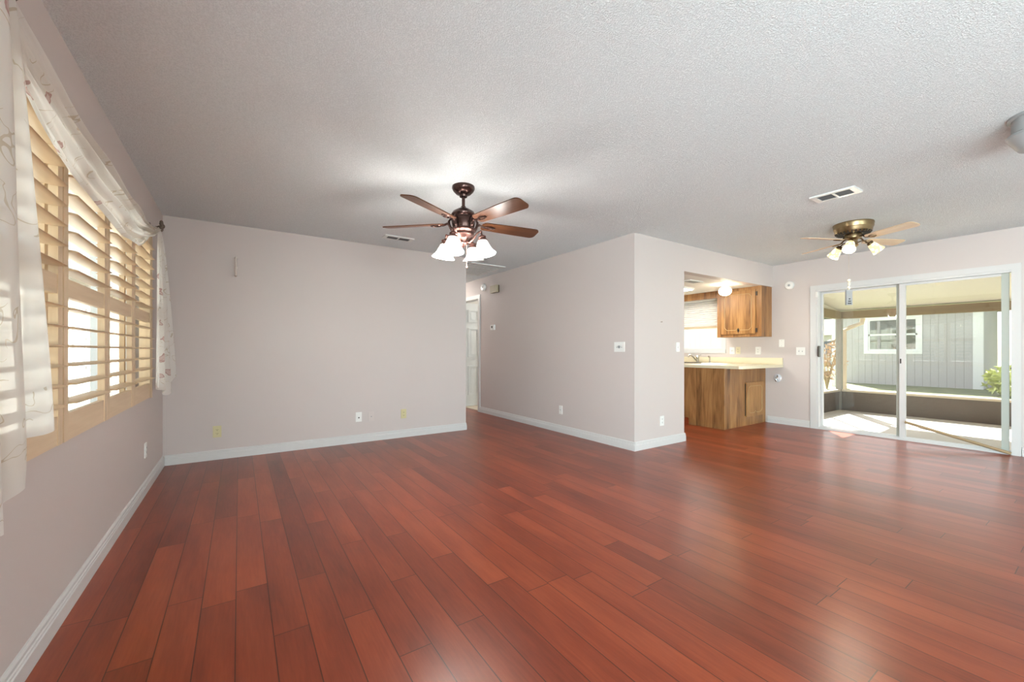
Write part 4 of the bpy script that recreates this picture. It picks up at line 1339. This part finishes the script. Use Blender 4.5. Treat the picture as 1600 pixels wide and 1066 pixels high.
MB().box(0.0, 0.05, wy0, wy1, zm - 0.035, zm + 0.035).box(0.0, 0.05, wy0, wy0 + 0.05, wz0, wz1).box(0.0, 0.05, wy1 - 0.05, wy1, wz0, wz1).box(0.0, 0.05, wy0 + 0.05, wy1 - 0.05, wz0, wz0 + 0.05).box(0.0, 0.05, wy0 + 0.05, wy1 - 0.05, wz1 - 0.05, wz1).build('sash', SHEDW, wf)
MB().box(0.02, 0.026, wy0 + 0.04, wy1 - 0.04, wz0 + 0.04, wz1 - 0.04).build('pane', P('dark_shed_glass', (0.06, 0.08, 0.07), 0.02, spec=1.0), wf)
MB().prism([(-0.25, SHh), (SD / 2, SHh + 0.9), (SD + 0.25, SHh), (SD + 0.25, SHh + 0.09), (SD / 2, SHh + 1.0), (-0.25, SHh + 0.09)], 'y', -0.25, SWd + 0.25).build('roof', SHINGLE, sh)

def foliage(n, c, rad, mat, name, parent, size=0.09, seed=1, flat=1.0):
    r = random.Random(seed)
    m = MB()
    for i in range(n):
        while True:
            p = Vector((r.uniform(-1, 1), r.uniform(-1, 1), r.uniform(-1, 1)))
            if 0.25 < p.length < 1: break
        p = Vector((p.x * rad[0], p.y * rad[1], p.z * rad[2])) + Vector(c)
        s = size * r.uniform(0.6, 1.3)
        a = Matrix.Rotation(r.uniform(0, 2 * PI), 4, 'Z') @ Matrix.Rotation(r.uniform(-1.3, 1.3), 4, 'X') @ Matrix.Rotation(r.uniform(0, 6), 4, 'Y')
        q = [a @ Vector((-s, 0, 0)), a @ Vector((0, -s * 0.45, 0.15 * s)), a @ Vector((s, 0, 0)), a @ Vector((0, s * 0.45, 0.15 * s))]
        m._add([p + v for v in q], [(0, 1, 2, 3)])
    return m.build(name, mat, parent, False, False)
def tree(label, loc, h, rad, mat, seed, n=900, size=0.22):
    t = thing('tree', label, 'tree', loc)
    r = random.Random(seed)
    m = MB()
    m.tube([(0, 0, 0), (0.05, 0.03, h * 0.35), (-0.05, 0.06, h * 0.7)], [0.16, 0.12, 0.06], 8)
    for k in range(5):
        a = k * 1.3
        m.tube([(0.03, 0.03, h * 0.4), (rad[0] * 0.5 * math.cos(a), rad[1] * 0.5 * math.sin(a), h * 0.7)], [0.06, 0.025], 6)
    m.build('trunk', BARK, t, True)
    foliage(n, (0, 0, h * 0.72), rad, mat, 'crown', t, size, seed)
    return t
tree('big dark tree rising behind the far white house by the porch post', (53, 18.3, -0.17), 7.5, (3.0, 1.7, 2.9), LEAF_D, 3, 1600, 0.3)
tree('loose green tree at the far corner of the shed', (24.6, 0.9, -0.17), 4.2, (1.4, 1.3, 1.9), LEAF_M, 5, 900, 0.2)
b1 = thing('shrub', 'pale variegated shrub at the corner of the shed', 'shrub', (18.0, 1.75, -0.17))
foliage(420, (0, 0, 0.42), (0.6, 0.55, 0.45), LEAF_Y, 'leaves', b1, 0.11, 11)
b1 = thing('shrub', 'bare orange brown shrub left of the porch corner', 'shrub', (16.5, 5.57, -0.17))
m = MB()
for k in range(9):
    a = k * 0.7
    m.tube([(0, 0, 0), (0.12 * math.cos(a), 0.12 * math.sin(a), 0.6), (0.35 * math.cos(a), 0.35 * math.sin(a), 1.3 + 0.1 * (k % 3))], [0.02, 0.014, 0.006], 5)
m.build('stems', DOWEL, b1)
foliage(150, (0, 0, 1.0), (0.5, 0.5, 0.7), LEAF_O, 'leaves', b1, 0.10, 12)
# far white house and fence
hs = thing('neighbour_house', 'white house with grey roof far across the yard', 'house', (42, 16.0, -0.17))
MB().box(0, 6, -6, 5, 0, 2.6).build('wall', HOUSEW, hs)
MB().prism([(-0.5, 2.6), (3, 4.2), (6.5, 2.6)], 'y', -6.4, 5.4).build('roof', SHINGLE, hs)
MB().box(-0.03, 0.02, -2.2, -1.0, 1.0, 2.1).build('window', P('far_window', (0.10, 0.14, 0.20), 0.05), hs)
fn = thing('garden_fence', 'pale green board fence beyond the shed corner', 'fence', (28.5, -2.0, -0.17))
m = MB()
for k in range(20):
    m.box(0, 0.03, -2 + k * 0.26, -2 + k * 0.26 + 0.25, 0.03, 2.5)
m.build('boards', P('pale_green_boards', (0.62, 0.68, 0.60), 0.7), fn)
MB().box(0.03, 0.08, -2, 3.2, 0.4, 0.5).box(0.03, 0.08, -2, 3.2, 1.9, 2.0).build('rail', P('pale_green_rail', (0.58, 0.64, 0.56), 0.7), fn)
f2 = thing('garden_fence', 'pale board fence seen through the kitchen window', 'fence', (14.0, 6.4, -0.17))
m = MB()
for k in range(24):
    m.box(0, 0.025, k * 0.20, k * 0.20 + 0.193, 0.02, 2.35)
m.build('boards', P('pale_fence_boards', (0.80, 0.86, 0.78), 0.7), f2)
MB().box(0.025, 0.07, 0, 4.8, 0.45, 0.54).box(0.025, 0.07, 0, 4.8, 1.8, 1.89).build('rails', P('pale_fence_rails', (0.74, 0.80, 0.72), 0.7), f2)
wp = tag(MB().box(18.0, 18.1, 5.83, 5.93, -0.17, 2.4).build('yard_post', SHEDW), 'white square post standing in the yard left of the shed', 'post')

# street side outside the left window: neighbour wall with windows
nb = thing('neighbour_house', 'pale house with blue windows seen through the shutter louvers', 'house', (-3.4, 8.9, -0.17))
MB().box(-6, 0, 0, 26, 0, 3.0).build('wall', P('pale_neighbour_siding', (0.76, 0.75, 0.73), 0.8), nb)
MB().prism([(-6.5, 3.0), (-3, 4.6), (0.5, 3.0)], 'y', -0.4, 26.4).build('roof', SHINGLE, nb)
NPANE = P('neighbour_pane', (0.34, 0.42, 0.54), 0.15)
for y, w in ((5.5, 1.5), (10.2, 2.0), (13.8, 2.2)):
    w_ = MB().box(-0.02, 0.03, y, y + w, 0.9, 2.3).build('window', NPANE, nb)
    mm = MB()
    for yy in (y - 0.1, y + w / 2 - 0.05, y + w): mm.box(0, 0.05, yy, yy + 0.1, 0.8, 2.4)
    mm.box(0, 0.05, y, y + w, 0.8, 0.9).box(0, 0.05, y, y + w, 2.3, 2.4).box(0, 0.05, y, y + w, 1.56, 1.64)
    mm.build('window_trim', SHEDW, w_)
